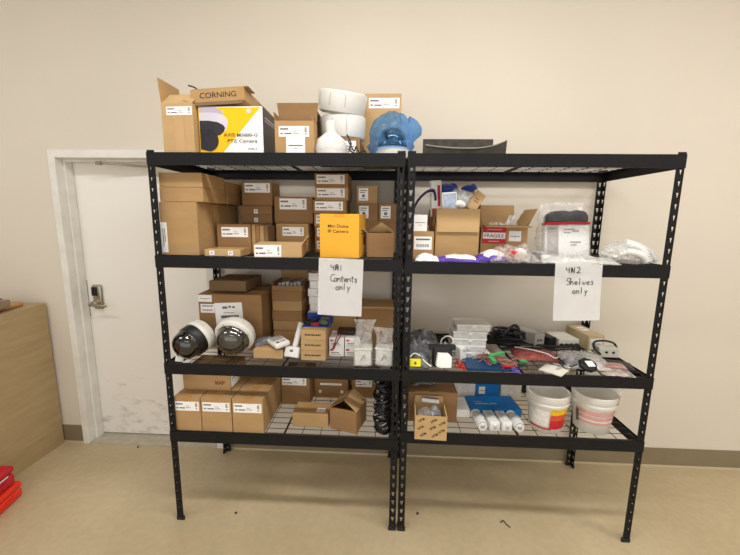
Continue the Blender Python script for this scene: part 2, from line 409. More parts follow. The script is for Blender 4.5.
# lever lock with keypad
mb = MB(); mb.box(-2.205, -2.135, -.044, -.0226, .99, 1.17); mb.bevel(.012, 3); lk = mb.build('door_lock', 'chrome', door, smooth=True)
mb = MB(); mb.box(-2.203, -2.163, -.051, -.043, 1.09, 1.155); mb.bevel(.004, 2); mb.build('reader_pad', 'blackpl', lk)
mb = MB(); mb.lathe([(0, -.03), (.022, -.03), (.022, .0), (.013, .004), (.013, .03), (0, .03)], 24, Matrix.Translation((-2.178, -.073, 1.035)) @ Matrix.Rotation(PI/2, 4, 'X'))
mb.tube([(-2.178, -.098, 1.035), (-2.13, -.102, 1.033), (-2.06, -.098, 1.028)], .0085, 10, 5); mb.build('door_handle', 'chrome', lk, smooth=True)
mb = MB(); mb.box(-2.262, -2.247, -.0245, -.0225, .93, 1.20); mb.build('edge_plate', 'plgrey', door)
# door closer arm
mb = MB(); mb.tube([(-1.985, -.125, 2.005), (-1.62, -.05, 1.985)], .007, 10, 0); mb.tube([(-1.62, -.05, 1.985), (-1.42, -.05, 1.97)], .010, 10, 0)
mb.box(-2.0, -1.965, -.137, -.113, 1.992, 2.014); mb.box(-1.66, -1.38, -.07, -.0226, 1.93, 1.985)
mb.build('closer_arm', 'chrome', door)

# ------------------------------------------------------------------ racks
def slotted(mb, T, n0, wf=.036, H=1.985, t=.0022, pitch=.0508, sh=.0135):
    """plate wf wide, H high in local x,z, keyhole slots, thickness t along y"""
    z = 0; k = 0; n = int(H/pitch)
    for i in range(n+1):
        z0 = i*pitch; z1 = min(H, z0+pitch)
        if z1-z0 < pitch*.9: mb.box(0, wf, 0, t, z0, z1, T); continue
        c = wf*.5
        hole = [(c-.0045, z0+.008), (c+.002, z0+.008), (c+.0085, z0+.032), (c-.0085, z0+.032)]
        rect = [(0, z0), (wf, z0), (wf, z1), (0, z1)]
        vs = []
        for y in (0, t):
            vs.append(([mb.bm.verts.new(T @ Vector((p[0], y, p[1]))) for p in rect], [mb.bm.verts.new(T @ Vector((p[0], y, p[1]))) for p in hole]))
        for (rc, hl) in vs:
            for a in range(4): mb.bm.faces.new((rc[a], rc[(a+1) % 4], hl[(a+1) % 4], hl[a]))
        for a in range(4):
            mb.bm.faces.new((vs[0][1][a], vs[0][1][(a+1) % 4], vs[1][1][(a+1) % 4], vs[1][1][a]))
        for a in (1, 3):
            mb.bm.faces.new((vs[0][0][a], vs[0][0][(a+1) % 4], vs[1][0][(a+1) % 4], vs[1][0][a]))
DEP = .61
def rack(x0, W, decks, label):
    root = empty('storage_rack', (x0+W/2, DEP/2, 0), label, 'shelving unit', 'black boltless wire-deck racks')
    a, d = W/2, DEP/2
    for sx in (-1, 1):
        for sy in (-1, 1):
            mb = MB()
            # front/back flange
            T1 = Matrix.Translation((sx*a, sy*d, 0)) @ (Matrix.Rotation(0, 4, 'Z') if sx < 0 else Matrix.Scale(-1, 4, (1, 0, 0))) @ (Matrix.Identity(4) if sy < 0 else Matrix.Scale(-1, 4, (0, 1, 0)))
            slotted(mb, T1, 0)
            # side flange
            B = Matrix(((0, 1, 0, 0), (1, 0, 0, 0), (0, 0, 1, 0), (0, 0, 0, 1)))
            slotted(mb, T1 @ B, 0)
            p = mb.build('upright_post', 'black', root)
            f = MB(); f.box(min(sx*a+sx*.002, sx*a-sx*.04), max(sx*a+sx*.002, sx*a-sx*.04), min(sy*d+sy*.002, sy*d-sy*.008), max(sy*d+sy*.002, sy*d-sy*.008), 0, .022)
            f.box(min(sx*a+sx*.002, sx*a-sx*.008), max(sx*a+sx*.002, sx*a-sx*.008), min(sy*d, sy*d-sy*.04), max(sy*d, sy*d-sy*.04), 0, .022)
            f.build('foot_cap', 'foot', p)
    for z in decks:
        bh = .059
        for sy in (-1, 1):
            mb = MB(); y = sy*d
            mb.box(-a-.0015, a+.0015, min(y, y+sy*.003), max(y, y+sy*.003), z-bh, z)
            mb.box(-a+.004, a-.004, min(y-sy*.026, y-sy*.003), max(y-sy*.026, y-sy*.003), z-.0095, z-.0075)
            mb.box(-a+.004, a-.004, min(y-sy*.006, y-sy*.003), max(y-sy*.006, y-sy*.003), z-bh, z-.002)
            mb.build('shelf_beam', 'black', root)
        for sx in (-1, 1):
            mb = MB(); x = sx*a
            mb.box(min(x, x-sx*.003)-.0 + (0.0024 if sx < 0 else -.0024), max(x, x-sx*.003)+(0.0024 if sx < 0 else -.0024), -d+.004, d-.004, z-bh, z)
            mb.box(min(x-sx*.005, x-sx*.028), max(x-sx*.005, x-sx*.028), -d+.03, d-.03, z-.0095, z-.0075)
            mb.build('side_beam', 'black', root)
        mb = MB(); r = .0019
        n = 12
        for i in range(n+1):
            x = -a+.02+(W-.04)*i/n
            mb.tube([(x, -d+.006, z-.0060), (x, d-.006, z-.0060)], r, 6, 0)
        k = 11
        for j in range(k+1):
            y = -d+.012+(DEP-.024)*j/k
            mb.tube([(-a+.012, y, z-.0026), (a-.012, y, z-.0026)], r, 6, 0)
        mb.build('wire_deck', 'wire', root)
        if 1:
            mb = MB(); mb.box(-.003, .003, -d+.028, d-.028, z-.02, z-.0085); mb.build('centre_brace', 'black', root)
    return root
ZL = [1.975, 1.4856, .9261, .5412]; ZR = [1.975, 1.4782, .9264, .5862]
L1, L2, L3, L4 = ZL; R1, R2, R3, R4 = ZR
rack(-1.2245, 1.219, ZL, 'black slotted steel rack with camera cartons, next to the white door')
rack(.0065, 1.2260, ZR, 'black slotted steel rack with bags, loose cables and white buckets')

# ------------------------------------------------------------------ hand written signs
GL = {'4': [[(0, 1), (.05, .55), (.6, .55)], [(.55, 1), (.5, 0)]], 'A': [[(0, 0), (.05, 1), (.5, 1), (.55, 0)], [(0, .5), (.5, .5)], [(.1, .05), (.25, .95)], [(.4, .95), (.35, .1)]],
 '1': [[(.2, 1), (.2, 0)]], 'N': [[(0, 0), (.02, 1), (.45, 0), (.5, 1)], [(.05, .9), (.4, .1)], [(.12, .9), (.1, .1)]], '2': [[(0, .8), (.25, 1), (.5, .75), (.3, .3), (0, 0), (.6, .05)]],
 'C': [[(.6, .95), (.25, 1), (0, .55), (.15, .08), (.65, .05)]], 'o': [[(.25, .5), (.03, .35), (.1, .05), (.35, .05), (.42, .35), (.25, .5)]],
 'n': [[(0, 0), (.03, .5)], [(.03, .35), (.25, .5), (.38, .3), (.38, 0)]], 't': [[(.18, .85), (.16, .1), (.3, 0)], [(0, .55), (.4, .58)]],
 'e': [[(.02, .28), (.38, .3), (.25, .5), (.03, .35), (.1, .05), (.4, .06)]], 's': [[(.35, .5), (.08, .42), (.3, .25), (.28, .04), (0, .05)]],
 'l': [[(.15, 1), (.12, 0)]], 'y': [[(0, .5), (.18, .1)], [(.42, .52), (.2, .05), (.1, -.4)]], 'S': [[(.55, .9), (.2, 1), (.05, .7), (.45, .42), (.4, .1), (0, .03)]],
 'h': [[(0, 1), (.03, 0)], [(.03, .35), (.25, .5), (.36, .3), (.36, 0)]], 'v': [[(0, .5), (.2, .02), (.4, .5)]]}
def sign(x0, z1, w, h, y, lines, label, tilt):
    root = empty('paper_sign', (x0, y, z1), label, 'sign', 'handwritten paper signs taped to the racks', rot=(0, R(tilt), 0))
    bm = bmesh.new(); nx, nz = 10, 14; g = []
    def off(u, v): return -.002-.010*(v**2)-.004*math.sin(u*3.1)*v+.0025*noise.noise(Vector((u*3, v*3, x0*9)))
    for j in range(nz+1):
        for i in range(nx+1):
            u, v = i/nx, j/nz; g.append(bm.verts.new((u*w, off(u, v), -v*h)))
    for j in range(nz):
        for i in range(nx):
            a = j*(nx+1)+i; bm.faces.new((g[a], g[a+1], g[a+nx+2], g[a+nx+1]))
    r = bmesh.ops.solidify(bm, geom=list(bm.faces), thickness=.0004)
    mb = MB(); mb.bm.free(); mb.bm = bm; mb.build('paper_sheet', 'white', root, smooth=True)
    for (s, lx, lz, hh, sp) in lines:
        mb = MB(); cx = lx
        for ch in s:
            for st in GL.get(ch, []):
                pts = [(cx+p[0]*hh*1.0, 0, lz+p[1]*hh) for p in st]
                pts = [(q[0], off(q[0]/w, -q[2]/h)-.0012, q[2]) for q in pts]
                mb.tube(pts, .0016, 5, 3)
            cx += sp
        mb.build('handwriting', 'ink', root)
sign(-.4085, 1.490, .2159, .2794, -.0060, [('4A1', .060, -.058, .026, .0215), ('Contents', .060, -.112, .034, .0165), ('only', .086, -.152, .032, .0185)], 'paper sign reading 4A1 Contents only, taped to the rack of cartons', 1.6)
sign(.707, 1.487, .2159, .2794, -.0060, [('4N2', .050, -.052, .028, .0245), ('Shelves', .055, -.108, .032, .0185), ('only', .083, -.150, .030, .0185)], 'paper sign reading 4N2 Shelves only, taped to the rack of loose supplies', -2.0)

# ================================================================== left rack, top shelf
c = carton('tall open cardboard carton with raised flaps beside the dome camera retail box', -1.145, -.990, .015, .17, L1, .222, 'kraft2', flaps=[('L', .115, 97, 'kraft', .004), ('F', .085, 42, 'kraft2', .004), ('R', .05, 20, 'kraft2', .004)],
    labels=[('F', .16, .76, .97, .93, 'wide')])
c.rotation_euler = (0, 0, R(-3))
tp = MB(); tp.box(-.02, .03, -.0865, -.0855, 0, .16); tp.build('packing_tape', 'ctape', c)
# retail box of the PTZ camera
aw, ah, ad = .306, .214, .215
ax = empty('camera_retail_box', (-.983+aw/2, .04+ad/2, L1), 'yellow and white retail box printed with a black dome camera', 'box')
mb = MB(); mb.box(-aw/2, aw/2, -ad/2, ad/2, 0, ah); mb.bevel(.0015, 1); mb.build('carton_body', 'white', ax)
T = face_T('F', aw, ad, ah)
def flatpoly(pts, n, m, name, root, T, th=.0004):
    mb = MB(); vs = [mb.bm.verts.new(T @ Vector((p[0], p[1], n))) for p in pts]; v2 = [mb.bm.verts.new(T @ Vector((p[0], p[1], n+th))) for p in pts]
    mb.bm.faces.new(vs); mb.bm.faces.new(v2[::-1]); k = len(pts)
    for i in range(k): mb.bm.faces.new((vs[i], v2[i], v2[(i+1) % k], vs[(i+1) % k]))
    return mb.build(name, m, root)
M['lilac'] = mat('grey_lilac_print', '#B9B2C4', .4, var=.05); M['lilac2'] = mat('light_lilac_print', '#D3CEDA', .4); M['charcoal_dome'] = mat('dark_dome_print', '#1F1D24', .35, var=.3, scale=30); M['printdark'] = mat('charcoal_print', '#2B2930', .35, var=.15, scale=20)
flatpoly([(.0, 0), (.105, 0), (.298, ah-.004), (.0, ah-.004)], .0003, 'axyellow', 'yellow_print', ax, T)
def ell(cx, cy, rx, ry, a0=0, a1=360, n=28): return [(cx+rx*math.cos(R(a0+(a1-a0)*i/n)), cy+ry*math.sin(R(a0+(a1-a0)*i/n))) for i in range(n+1)]
flatpoly([(.004, .212), (.085, .212), (.092, .204), (.118, .192), (.124, .180), (.06, .176), (.004, .176)], .0009, 'lilac', 'printed_picture', ax, T)
flatpoly([(.004, .186), (.05, .187), (.09, .184), (.120, .174), (.137, .158), (.140, .142), (.136, .122), (.126, .104), (.10, .10), (.004, .10)], .0014, 'lilac2', 'printed_picture', ax, T)
flatpoly([(.004, .150), (.05, .150), (.09, .144), (.116, .132), (.126, .118), (.120, .102), (.100, .086), (.07, .078), (.004, .078)], .0019, 'printdark', 'printed_picture', ax, T)
flatpoly([(.004, .020)]+ell(.040, .062, .052, .052, -80, 90)+[(.004, .114)], .0024, 'charcoal_dome', 'printed_picture', ax, T)
text_mesh('printed_text', 'AXIS M5000-G', 'inkb', .0150, ax, T @ Matrix.Translation((.118, .079, .0032)), .163, .002)
text_mesh('printed_text', 'PTZ Camera', 'inkb', .0150, ax, T @ Matrix.Translation((.136, .052, .0032)), .142, .004)
text_mesh('printed_text', 'AXIS A', 'inkb', .0080, ax, T @ Matrix.Translation((.232, .020, .0012)), .045, .008)
mb = MB(); mb.box(.232, .252, ah-.03, ah-.010, .0009, .0013); mb.build('small_mark', 'lilac2', ax, T=T)
TR = face_T('R', aw, ad, ah)
M['darkside'] = mat('dark_printed_side', '#3A2C24', .35, var=.3, scale=14)
mb = MB(); mb.box(.002, ad-.002, .002, ah-.002, .0002, .0008); mb.build('dark_print_panel', 'darkside', ax, T=TR)
mb = MB(); mb.box(.03, ad-.03, ah-.045, ah-.040, .0012, .0016); mb.box(.03, ad-.03, ah-.058, ah-.054, .0012, .0016)
mb.build('printed_line', 'lilac2', ax, T=TR)
# slim box lying on top
cb = empty('slim_carton', (-.886, .225, L1+ah+.016), 'slim open cardboard carton printed CORNING lying on the yellow retail box', 'box', rot=(R(-2.0), R(-3.2), R(0)))
cw, cd, ch = .256, .37, .058
mb = MB(); t = .004
mb.box(-cw/2, cw/2, -cd/2, -cd/2+t, 0, ch); mb.box(cw/2-t, cw/2, -cd/2+t, cd/2, 0, ch); mb.box(-cw/2, -cw/2+t, -cd/2+t, cd/2, 0, ch)
mb.box(-cw/2+t, cw/2-t, cd/2-t, cd/2, 0, ch); mb.box(-cw/2+t, cw/2-t, -cd/2+t, cd/2-t, 0, t); mb.build('carton_body', 'kraft', cb)
mb = MB(); mb.box(-cw/2+.01, cw/2+.020, -cd/2+.004, -cd/2+.09, ch, ch+.003); mb.build('flap', 'kraft3', cb)
mb = MB(); mb.box(cw/2-.028, cw/2-.005, -cd/2-.0012, -cd/2-.0002, 0, ch); mb.build('packing_tape', 'tape', cb)
mb = MB(); mb.poly([(-cw/2+.002, 0), (cw/2-.002, 0), (cw/2-.012, -.02), (-cw/2+.012, -.02)], .003, Matrix.Translation((0, -cd/2+.001, .001)) @ Matrix.Rotation(R(-25), 4, 'X')); mb.build('lower_flap', 'kraft4', cb)
text_mesh('printed_text', 'CORNING', 'inkb', .024, cb, face_T('F', cw, cd, ch) @ Matrix.Translation((.044, .017, .0004)), .174, .004)
mb = MB(); mb.tube([(-1.075, .22, L1+.20), (-1.06, .23, 2.285), (-1.09, .24, 2.335), (-1.13, .24, 2.350)], .004, 8, 6)
tag(mb.build('black_cable', 'blackpl'), 'thin black cable arching out of the tall open carton', 'cable')
# open carton with raised lid and label
c = carton('open cardboard carton with lid flap raised and a white label, beside the camera retail box', -.617, -.433, .03, .085, L1, .148, 'kraft', flaps=[('B', .100, 84, 'kraft3', -.010), ('L', .04, 100, 'kraft3'), ('R', .03, 60, 'kraft3')],
    labels=[('F', .10, .52, .88, .84, 'wide')])
label_on(c, face_T('F', .184, .085, .148), .052, .0, .142, .078, 'plain')
c = carton('open carton with side flap raised behind the white drum housings', -.478, -.228, .175, .30, L1, .105, 'kraft3', flaps=[('L', .15, 84, 'kraft4')],
    labels=[('F', .55, .25, .92, .85, 'box3')])
c = carton('upright cardboard carton with a long label behind the blue bag', -.222, -.018, .40, .14, L1, .385, 'kraft2', tape=None, labels=[('F', .12, .80, .95, .94, 'wide')])
# white weather-shield drums
def drum(z, r, h, tilt, label, loc, lid=True):
    root = empty('camera_sunshield', loc, label, 'camera housing', 'white round camera sunshields', rot=tilt)
    mb = MB(); mb.lathe([(r*.86, 0), (r*.93, h*.06), (r*.97, h*.3), (r, h*.92), (r*.985, h), (r*.90, h*1.05), (r*.2, h*1.13), (0, h*1.14)], 56)
    mb.build('shield_shell', 'plwhite', root, smooth=True)
    mb = MB(); mb.lathe([(0, -.004), (r*.80, -.004), (r*.83, .004), (r*.86, .006)], 48); mb.build('inner_ring', 'plcream', root, smooth=True)
    mb = MB()
    for a in (215, 250, 285): mb.box(-.0008, .0008, -r*1.003, -r*.99, h*.3, h*.9, Matrix.Rotation(R(a-270), 4, 'Z'))
    mb.build('panel_seam', 'plgrey', root)
    return root
drum(0, .122, .112, (R(3), R(0), 0), 'white round camera sunshield resting on a carton beneath a tilted one', (-.330, .315, 2.092))
drum(0, .128, .098, (R(13), R(8), 0), 'white round camera sunshield tilted on top of another white sunshield', (-.338, .295, 2.226))
# white pendant cap in clear wrap
pc = empty('pendant_cap', (-.362, .095, L1), 'white cone shaped camera pendant cap in front of the white sunshields', 'camera mount')
mb = MB(); mb.lathe([(0, 0), (.078, 0), (.08, .035), (.074, .05), (.066, .075), (.040, .098), (.026, .108), (.024, .160), (.020, .163), (0, .163)], 40); mb.build('cap_shell', 'plwhite', pc, smooth=True)
mb = MB()
for a in range(0, 360, 45): mb.box(-.003, .003, -.027, -.022, .10, .158, Matrix.Rotation(R(a), 4, 'Z'))
mb.build('neck_rib', 'plcream', pc)
b_ = blob('plastic_bag', 'clear_thin', None, .100, .10, .030, (0, 0, 0), .2, 7, 3, 4, smooth=True)
b_.location = (-.362, .095, L1+.036); tag(b_, 'crumpled clear plastic bag wrapped around the white pendant cap', 'plastic bag')
mb = MB(); mb.tube([(-.285, .09, 2.075), (-.262, .07, 2.03), (-.27, .06, 2.0), (-.235, .07, 1.985), (-.20, .08, 2.0), (-.19, .10, 1.976)], .0035, 8, 6)
mb.tube([(-.28, .10, 2.05), (-.25, .09, 2.0), (-.24, .09, 2.02), (-.22, .07, 1.976)], .0035, 8, 6)
tag(mb.build('black_cable', 'blackpl'), 'short curled black cable hanging beside the pendant cap', 'cable')
# blue-wrapped dome
dc = empty('dome_camera', (-.065, .19, L1), 'dome camera on a grey base wrapped in blue plastic', 'camera')
mb = MB(); mb.lathe([(0, 0), (.088, 0), (.092, .02), (.092, .045), (.080, .055), (0, .055)], 48); mb.build('camera_base', 'plcream', dc, smooth=True)
mb = MB(); mb.lathe([(.074, .055), (.072, .095), (.055, .135), (.028, .155), (0, .160)], 48); mb.build('dome_cover', 'smoke', dc, smooth=True)
bb = bmesh.new(); bmesh.ops.create_icosphere(bb, subdivisions=5, radius=1)
for v in bb.verts:
    p = v.co.copy(); a = math.atan2(p.y, p.x)
    q = Vector((p.x*.112, p.y*.110, p.z*.112)); s = 1+.09*(abs(noise.noise(q*15))+.6*abs(noise.noise(q*34+Vector((5, 1, 2))))-.3)
    if p.z < -.35: s *= 1.10
    q *= s
    if p.x > .75 and p.z > -.2: q.x += .035*(p.x-.75)/.25; q.z += .02
    if p.z < -.4 and p.x < -.2: q.x -= .012
    q.z = max(q.z, -.114+(.045 if p.y < 0 and -.5 < p.x < .6 else 0)); v.co = q
mb = MB(); mb.bm.free(); mb.bm = bb
o = mb.build('plastic_bag', 'bluefilm'); single(o, (-.068, .19, L1+.116), 'crinkled translucent blue plastic bag around a dome camera', 'plastic bag')

# ================================================================== left rack, second shelf
Z = L2-.0007
carton('large plain cardboard carton under two slim cartons, tall label strip at its edge', -1.212, -1.022, .04, .50, Z, .262, 'kraft', tape='F', labels=[('F', .0, .05, .17, .62, 'tag')])
for k, lb in enumerate(('slim cardboard carton, lower of two lying on the large plain carton', 'slim cardboard carton, topmost of two lying on the large plain carton')):
    carton(lb, -1.206+.002*k, -.988, .045, .245, Z+.2635+.0700*k, .0695, 'kraft', group='slim cartons on the large plain carton', tape='F')
for k, lb in enumerate(('slim cardboard carton behind the stacked pair, lower one by the labelled box', 'slim cardboard carton behind the stacked pair, upper one by the labelled box')):
    carton(lb, -1.15, -.975, .30, .26, Z+.2635+.062*k, .0615, 'kraft3', group='slim cartons behind the stacked pair', tape=None)
for k, lb in enumerate(('flat cardboard carton third from shelf with small tag, below another tagged one', 'flat cardboard carton with small tag just below the long-labelled box')):
    carton(lb, -.957, -.765, .41, .16, Z+.160+.0505*k, .050, 'kraft3', group='flat tagged cartons at the back', tape=None, labels=[('F', .44, .1, .56, .6, 'tag')])
for k in range(3):
    carton('flat plain cardboard carton hidden low in the back stack', -.955, -.765, .41, .16, Z+.0533*k, .053, 'kraft4', group='flat cartons low in the back stack', tape=None)
carton('cardboard box with stepped white label, topmost of the back stack', -.945, -.762, .42, .15, Z+.262, .136, 'kraft3', tape=None, labels=[('F', .1, .55, .93, .95, 'wide')])
carton('upright cardboard box with a long label between large carton and slim upright boxes', -.998, -.815, .19, .10, Z, .155, 'kraft3', tape=None, labels=[('F', .14, .56, .93, .90, 'wide')])
for k in range(4):
    carton(('slim cardboard box standing on edge next to the long-labelled box', 'slim upright cardboard box, second beyond the long-labelled box', 'slim upright cardboard box, third beyond the long-labelled box', 'slim upright cardboard box touching the box behind the slanted open one')[k],
        -.812+.0225*k, -.791+.0225*k, .20, .13, Z, .153-.002*k, ('kraft', 'kraft3', 'kraft', 'kraft4')[k], group='slim boxes standing on edge', tape=None)
carton('flat cardboard box with two small white tags at the shelf edge', -.985, -.805, .02, .13, Z, .034, 'kraft2', tape='F', labels=[('F', .14, .15, .28, .8, 'tag'), ('F', .66, .15, .80, .8, 'tag')])
c = carton('flat cardboard box lying askew with a big white label and lifted flap', -.742, -.512, .016, .20, Z, .062, 'kraft2', rot=7, flaps=[('R', .045, 125, 'kraft2', .05), ('B', .095, 5, 'kraft2'), ('F', .095, 4, 'kraft2')],
    labels=[('F', .01, .04, .57, .97, 'wide')])
carton('cardboard box with a long label standing behind the slanted open box', -.715, -.530, .32, .22, Z, .160, 'kraft', tape='F', labels=[('F', .20, .57, .86, .88, 'wide')])
carton('larger cardboard box with a long label stacked above another at the back', -.740, -.515, .38, .19, Z+.1615, .152, 'kraft3', tape=None, labels=[('F', .14, .52, .84, .93, 'wide')])
stz = Z
lbs = ['long-labelled slim box fifth from shelf at the back, topmost of its stack', 'long-labelled slim box just below the topmost one', 'long-labelled slim box third down, edge above the yellow box', 'slim box with label edge showing beside the yellow box', 'lowest slim box with label edge beside the yellow box', 'bottom slim box of the back stack behind the yellow box']
hs = [.0735]*6
z = stz
for k in range(6):
    dx = (0, .002, -.002, -.004, .004, .003)[k]
    carton(lbs[5-k], -.495+dx, -.308+dx, .33 - (.02 if k == 3 else 0), .20, z, .0725, ('kraft3', 'kraft3', 'kraft', 'kraft3', 'kraft', 'kraft3')[k], group='labelled slim boxes in a tall stack', tape=None, labels=[('F', .06, .22, .90, .90, 'wide')])
    z += .0731
# yellow box
yb = empty('yellow_box', (-.305, .132, Z), 'yellow cardboard box printed Mini Dome IP Camera at the shelf edge', 'box', rot=(0, 0, R(-6)))
mb = MB(); mb.box(-.098, .098, -.10, .10, 0, .214); mb.bevel(.0025, 2); mb.build('carton_body', 'yellow', yb)
T = face_T('F', .196, .20, .214)
text_mesh('printed_text', 'Mini Dome', 'inkb', .0155, yb, T @ Matrix.Translation((.042, .148, .0003)), .102, .004)
text_mesh('printed_text', 'IP Camera', 'inkb', .0155, yb, T @ Matrix.Translation((.042, .123, .0003)), .102, .004)
M['yellowd'] = mat('yellow_card_tab', '#E2A42E', .6)
mb = MB(); mb.box(.075, .125, .200, .2135, .0002, .0011); mb.build('tuck_tab', 'yellowd', yb, T=T)
mb = MB(); mb.box(.07, .135, .13, .137, .0002, .0006); mb.box(.07, .12, .115, .121, .0002, .0006); mb.build('side_print', 'inkb', yb, T=face_T('R', .196, .20, .214))
label_on(yb, face_T('R', .196, .20, .214), .12, .02, .17, .055, 'plain')
label_on(yb, face_T('R', .196, .20, .214), .13, .10, .175, .14, 'plain')
# small cartons by the post
carton('small cardboard box with a square label, alone at the top beside the tall stack', -.262, -.142, .40, .14, Z+.2815, .098, 'kraft', tape=None, labels=[('F', .10, .15, .55, .85, 'square')])
carton('small cardboard box with a square label right behind the yellow box', -.258, -.138, .39, .15, Z+.1805, .100, 'kraft3', tape=None, labels=[('F', .10, .15, .55, .85, 'square')])
carton('small cardboard box with a square label against the post', -.134, -.022, .39, .15, Z+.1805, .100, 'kraft3', tape=None, labels=[('F', .12, .15, .62, .85, 'square')])
carton('plain cardboard box underneath the two small square-labelled boxes', -.262, -.022, .37, .18, Z, .180, 'kraft3', tape='F')
c = carton('open cardboard box with a pointed raised flap between yellow box and post', -.184, -.048, .11, .15, Z, .122, 'kraft3', flaps=[('L', .04, 150), ('R', .04, 30)])
mb = MB(); mb.poly([(-.066, 0), (.066, 0), (.066, .012), (.002, .052), (-.066, .008)], .004, Matrix.Translation((0, .069, .122))); mb.build('pointed_flap', 'kraft2', c)

# ================================================================== left rack, third shelf
Z = L3-.0007
c = carton('big brown carton with three white labels, behind the dome cameras', -1.150, -.785, .235, .36, Z, .318, 'kraft3', flaps=[('L', .10, 1, 'kraft3'), ('F', .17, 2.4), ('B', .17, 2.4)],
    labels=[('F', .0, .86, .215, .985, 'plain'), ('F', .03, .66, .25, .82, 'bar')])
label_on(c, face_T('F', .365, .36, .318) @ Matrix.Rotation(R(3), 4, 'Z'), .105, .13, .265, .262, 'logo')
carton('slim dark cardboard box lying on the big brown carton', -1.100, -.885, .270, .26, Z+.3295, .060, 'kraft4', tape=None)
z = Z
fl = ['flat carton stacked by the white box tower, bottom of five', 'flat carton stacked by the white box tower, second from bottom', 'flat carton stacked by the white box tower, in the middle', 'flat carton stacked by the white box tower, second from top', 'flat carton stacked by the white box tower, directly under the open one']
for k in range(5):
    hh = .075 if k == 0 else .061
    carton(fl[k], -.765+(.012 if k == 0 else .004*(k % 2)), -.585-(.0 if k else .01), .355-(.02 if k == 0 else 0), .20, z, hh, ('kraft', 'kraft', 'kraft3', 'kraft', 'kraft3')[k], group='flat cartons stacked on the third shelf', tape='F')
    z += hh+.0007
c = carton('open flat carton with grey parts, topmost of the flat carton stack', -.762, -.580, .355, .20, z, .030, 'kraft3', flaps=[('B', .08, 75, 'kraft'), ('L', .02, 90)])
mb = MB()
for k in range(6): mb.box(-.735+.024*k, -.717+.024*k, .39, .53, z+.006, z+.040+.004*(k % 3))
tag(mb.build('connector_strips', 'plgrey'), 'grey plastic connector strips lying in the open flat carton', 'electronic part')
z = Z+.145
carton('plain brown box supporting the tower of white boxes', -.565, -.46, .42, .15, Z, .14, 'kraft4', tape=None)
wl = ['small white box in the tower beside the sign, lowest of six', 'small white box in the tower beside the sign, second from bottom', 'small white box in the tower beside the sign, third from bottom', 'small white box in the tower beside the sign, third from top', 'small white box in the tower beside the sign, second from top', 'small white box in the tower beside the sign, topmost']
for k in range(6):
    carton(wl[k], -.556+.006*((k*2) % 3), -.465+.006*((k*2) % 3), .40, .14, Z+.1405+.0478*k, .046, 'white', name='small_box', group='small white boxes in a tower', tape=None, labels=[('F', .6, .2, .95, .85, 'bar', 'plcream')])
# brand boxes
rl = ['tan printed box, bottom of the three under the circuit board', 'tan printed box in the middle of the three under the circuit board', 'tan printed box directly under the circuit board tray']
for k in range(3):
    c = carton(rl[k], -.529+.001*k, -.397+.001*k, .09, .19, Z+.0565*k, .0560, 'kraft2', group='tan printed boxes stacked in three', tape=None)
    text_mesh('printed_text', '\u2666SATELLINET', 'inkb', .0115, c, face_T('F', .132, .19, .056) @ Matrix.Translation((.020, .024, .0003)), .088, .05)
z3 = Z+.0565*3
# blue tray with parts
bt = empty('parts_tray', (-.455, .20, z3), 'blue tray with circuit parts on top of the tan printed boxes', 'tray')
mb = MB(); mb.box(-.078, .074, -.06, .08, 0, .004); mb.box(-.078, .074, .074, .08, 0, .045); mb.box(.068, .074, -.06, .074, 0, .045); mb.bevel(.001, 1); mb.build('tray_body', 'navy', bt)
M['pcb'] = mat('green_circuit_board', '#5B6B4C', .5, var=.4, scale=60); M['darkred'] = mat('dark_red_part', '#8A1826', .45); M['darkbrown'] = mat('dark_brown_plastic', '#2C1A16', .5)
for (nm, mm, bx) in (('circuit_board', 'pcb', (.01, .06, -.03, .05, .004, .030)), ('dark_module', 'blackpl', (-.06, -.005, -.04, .02, .004, .028)), ('red_part', 'darkred', (-.03, .015, -.058, -.035, .004, .022))):
    mb = MB(); mb.box(*bx); mb.bevel(.002, 1)
    if nm == 'dark_module':
        for k in range(5): mb.box(-.058+.011*k, -.052+.011*k, -.03, .0, .029, .033)
    tag(mb.build(nm, mm), {'circuit_board': 'greenish circuit board standing in the blue parts tray', 'dark_module': 'black module lying in the blue parts tray', 'red_part': 'dark red plastic part at the front of the blue parts tray'}[nm], 'electronic part').location = (-.455, .20, z3+.0005)
# white/red small boxes
k = 0
for (x0, lab) in ((-.389, ('white box with red print beside the tan boxes, lower one', 'white box with red print beside the tan boxes, upper one')), (-.302, ('white box with red print next to the bagged parts, lower one', 'white box with red print next to the bagged parts, upper one'))):
    for j in range(2):
        c = carton(lab[j], x0, x0+.082, .16+(.004 if x0 > -.35 else 0), .13, Z+.0535*j, .053, 'white', name='small_box', group='white and red small boxes', tape=None)
        T = face_T('F', .082, .13, .053)
        mb = MB(); mb.box(.006, .024, .033, .042, .0002, .0006); mb.build('red_print', 'redprint', c, T=T)
        mb = MB(); mb.box(.012, .055, .020, .024, .0002, .0006); mb.box(.012, .065, .011, .014, .0002, .0006); mb.build('label_print', 'print', c, T=T)
mb = MB(); mb.box(-.05, .05, -.032, .032, 0, .028); mb.bevel(.004, 2)
o = mb.build('adapter_block', 'darkbrown'); single(o, (-.300, .24, Z+.1075), 'dark brown adapter block on top of the white and red boxes', 'electronic part', rot=(0, 0, R(-4)))
mb = MB(); mb.tube([(-.335, .205, Z+.125), (-.345, .150, Z+.115), (-.36, .152, Z+.07), (-.372, .150, Z+.035)], .0028, 6, 6); mb.tube([(-.325, .205, Z+.125), (-.33, .150, Z+.112), (-.348, .152, Z+.08), (-.362, .150, Z+.045)], .0028, 6, 6)
tag(mb.build('red_wire', 'darkred'), 'thin red wires trailing over the white boxes', 'wire')
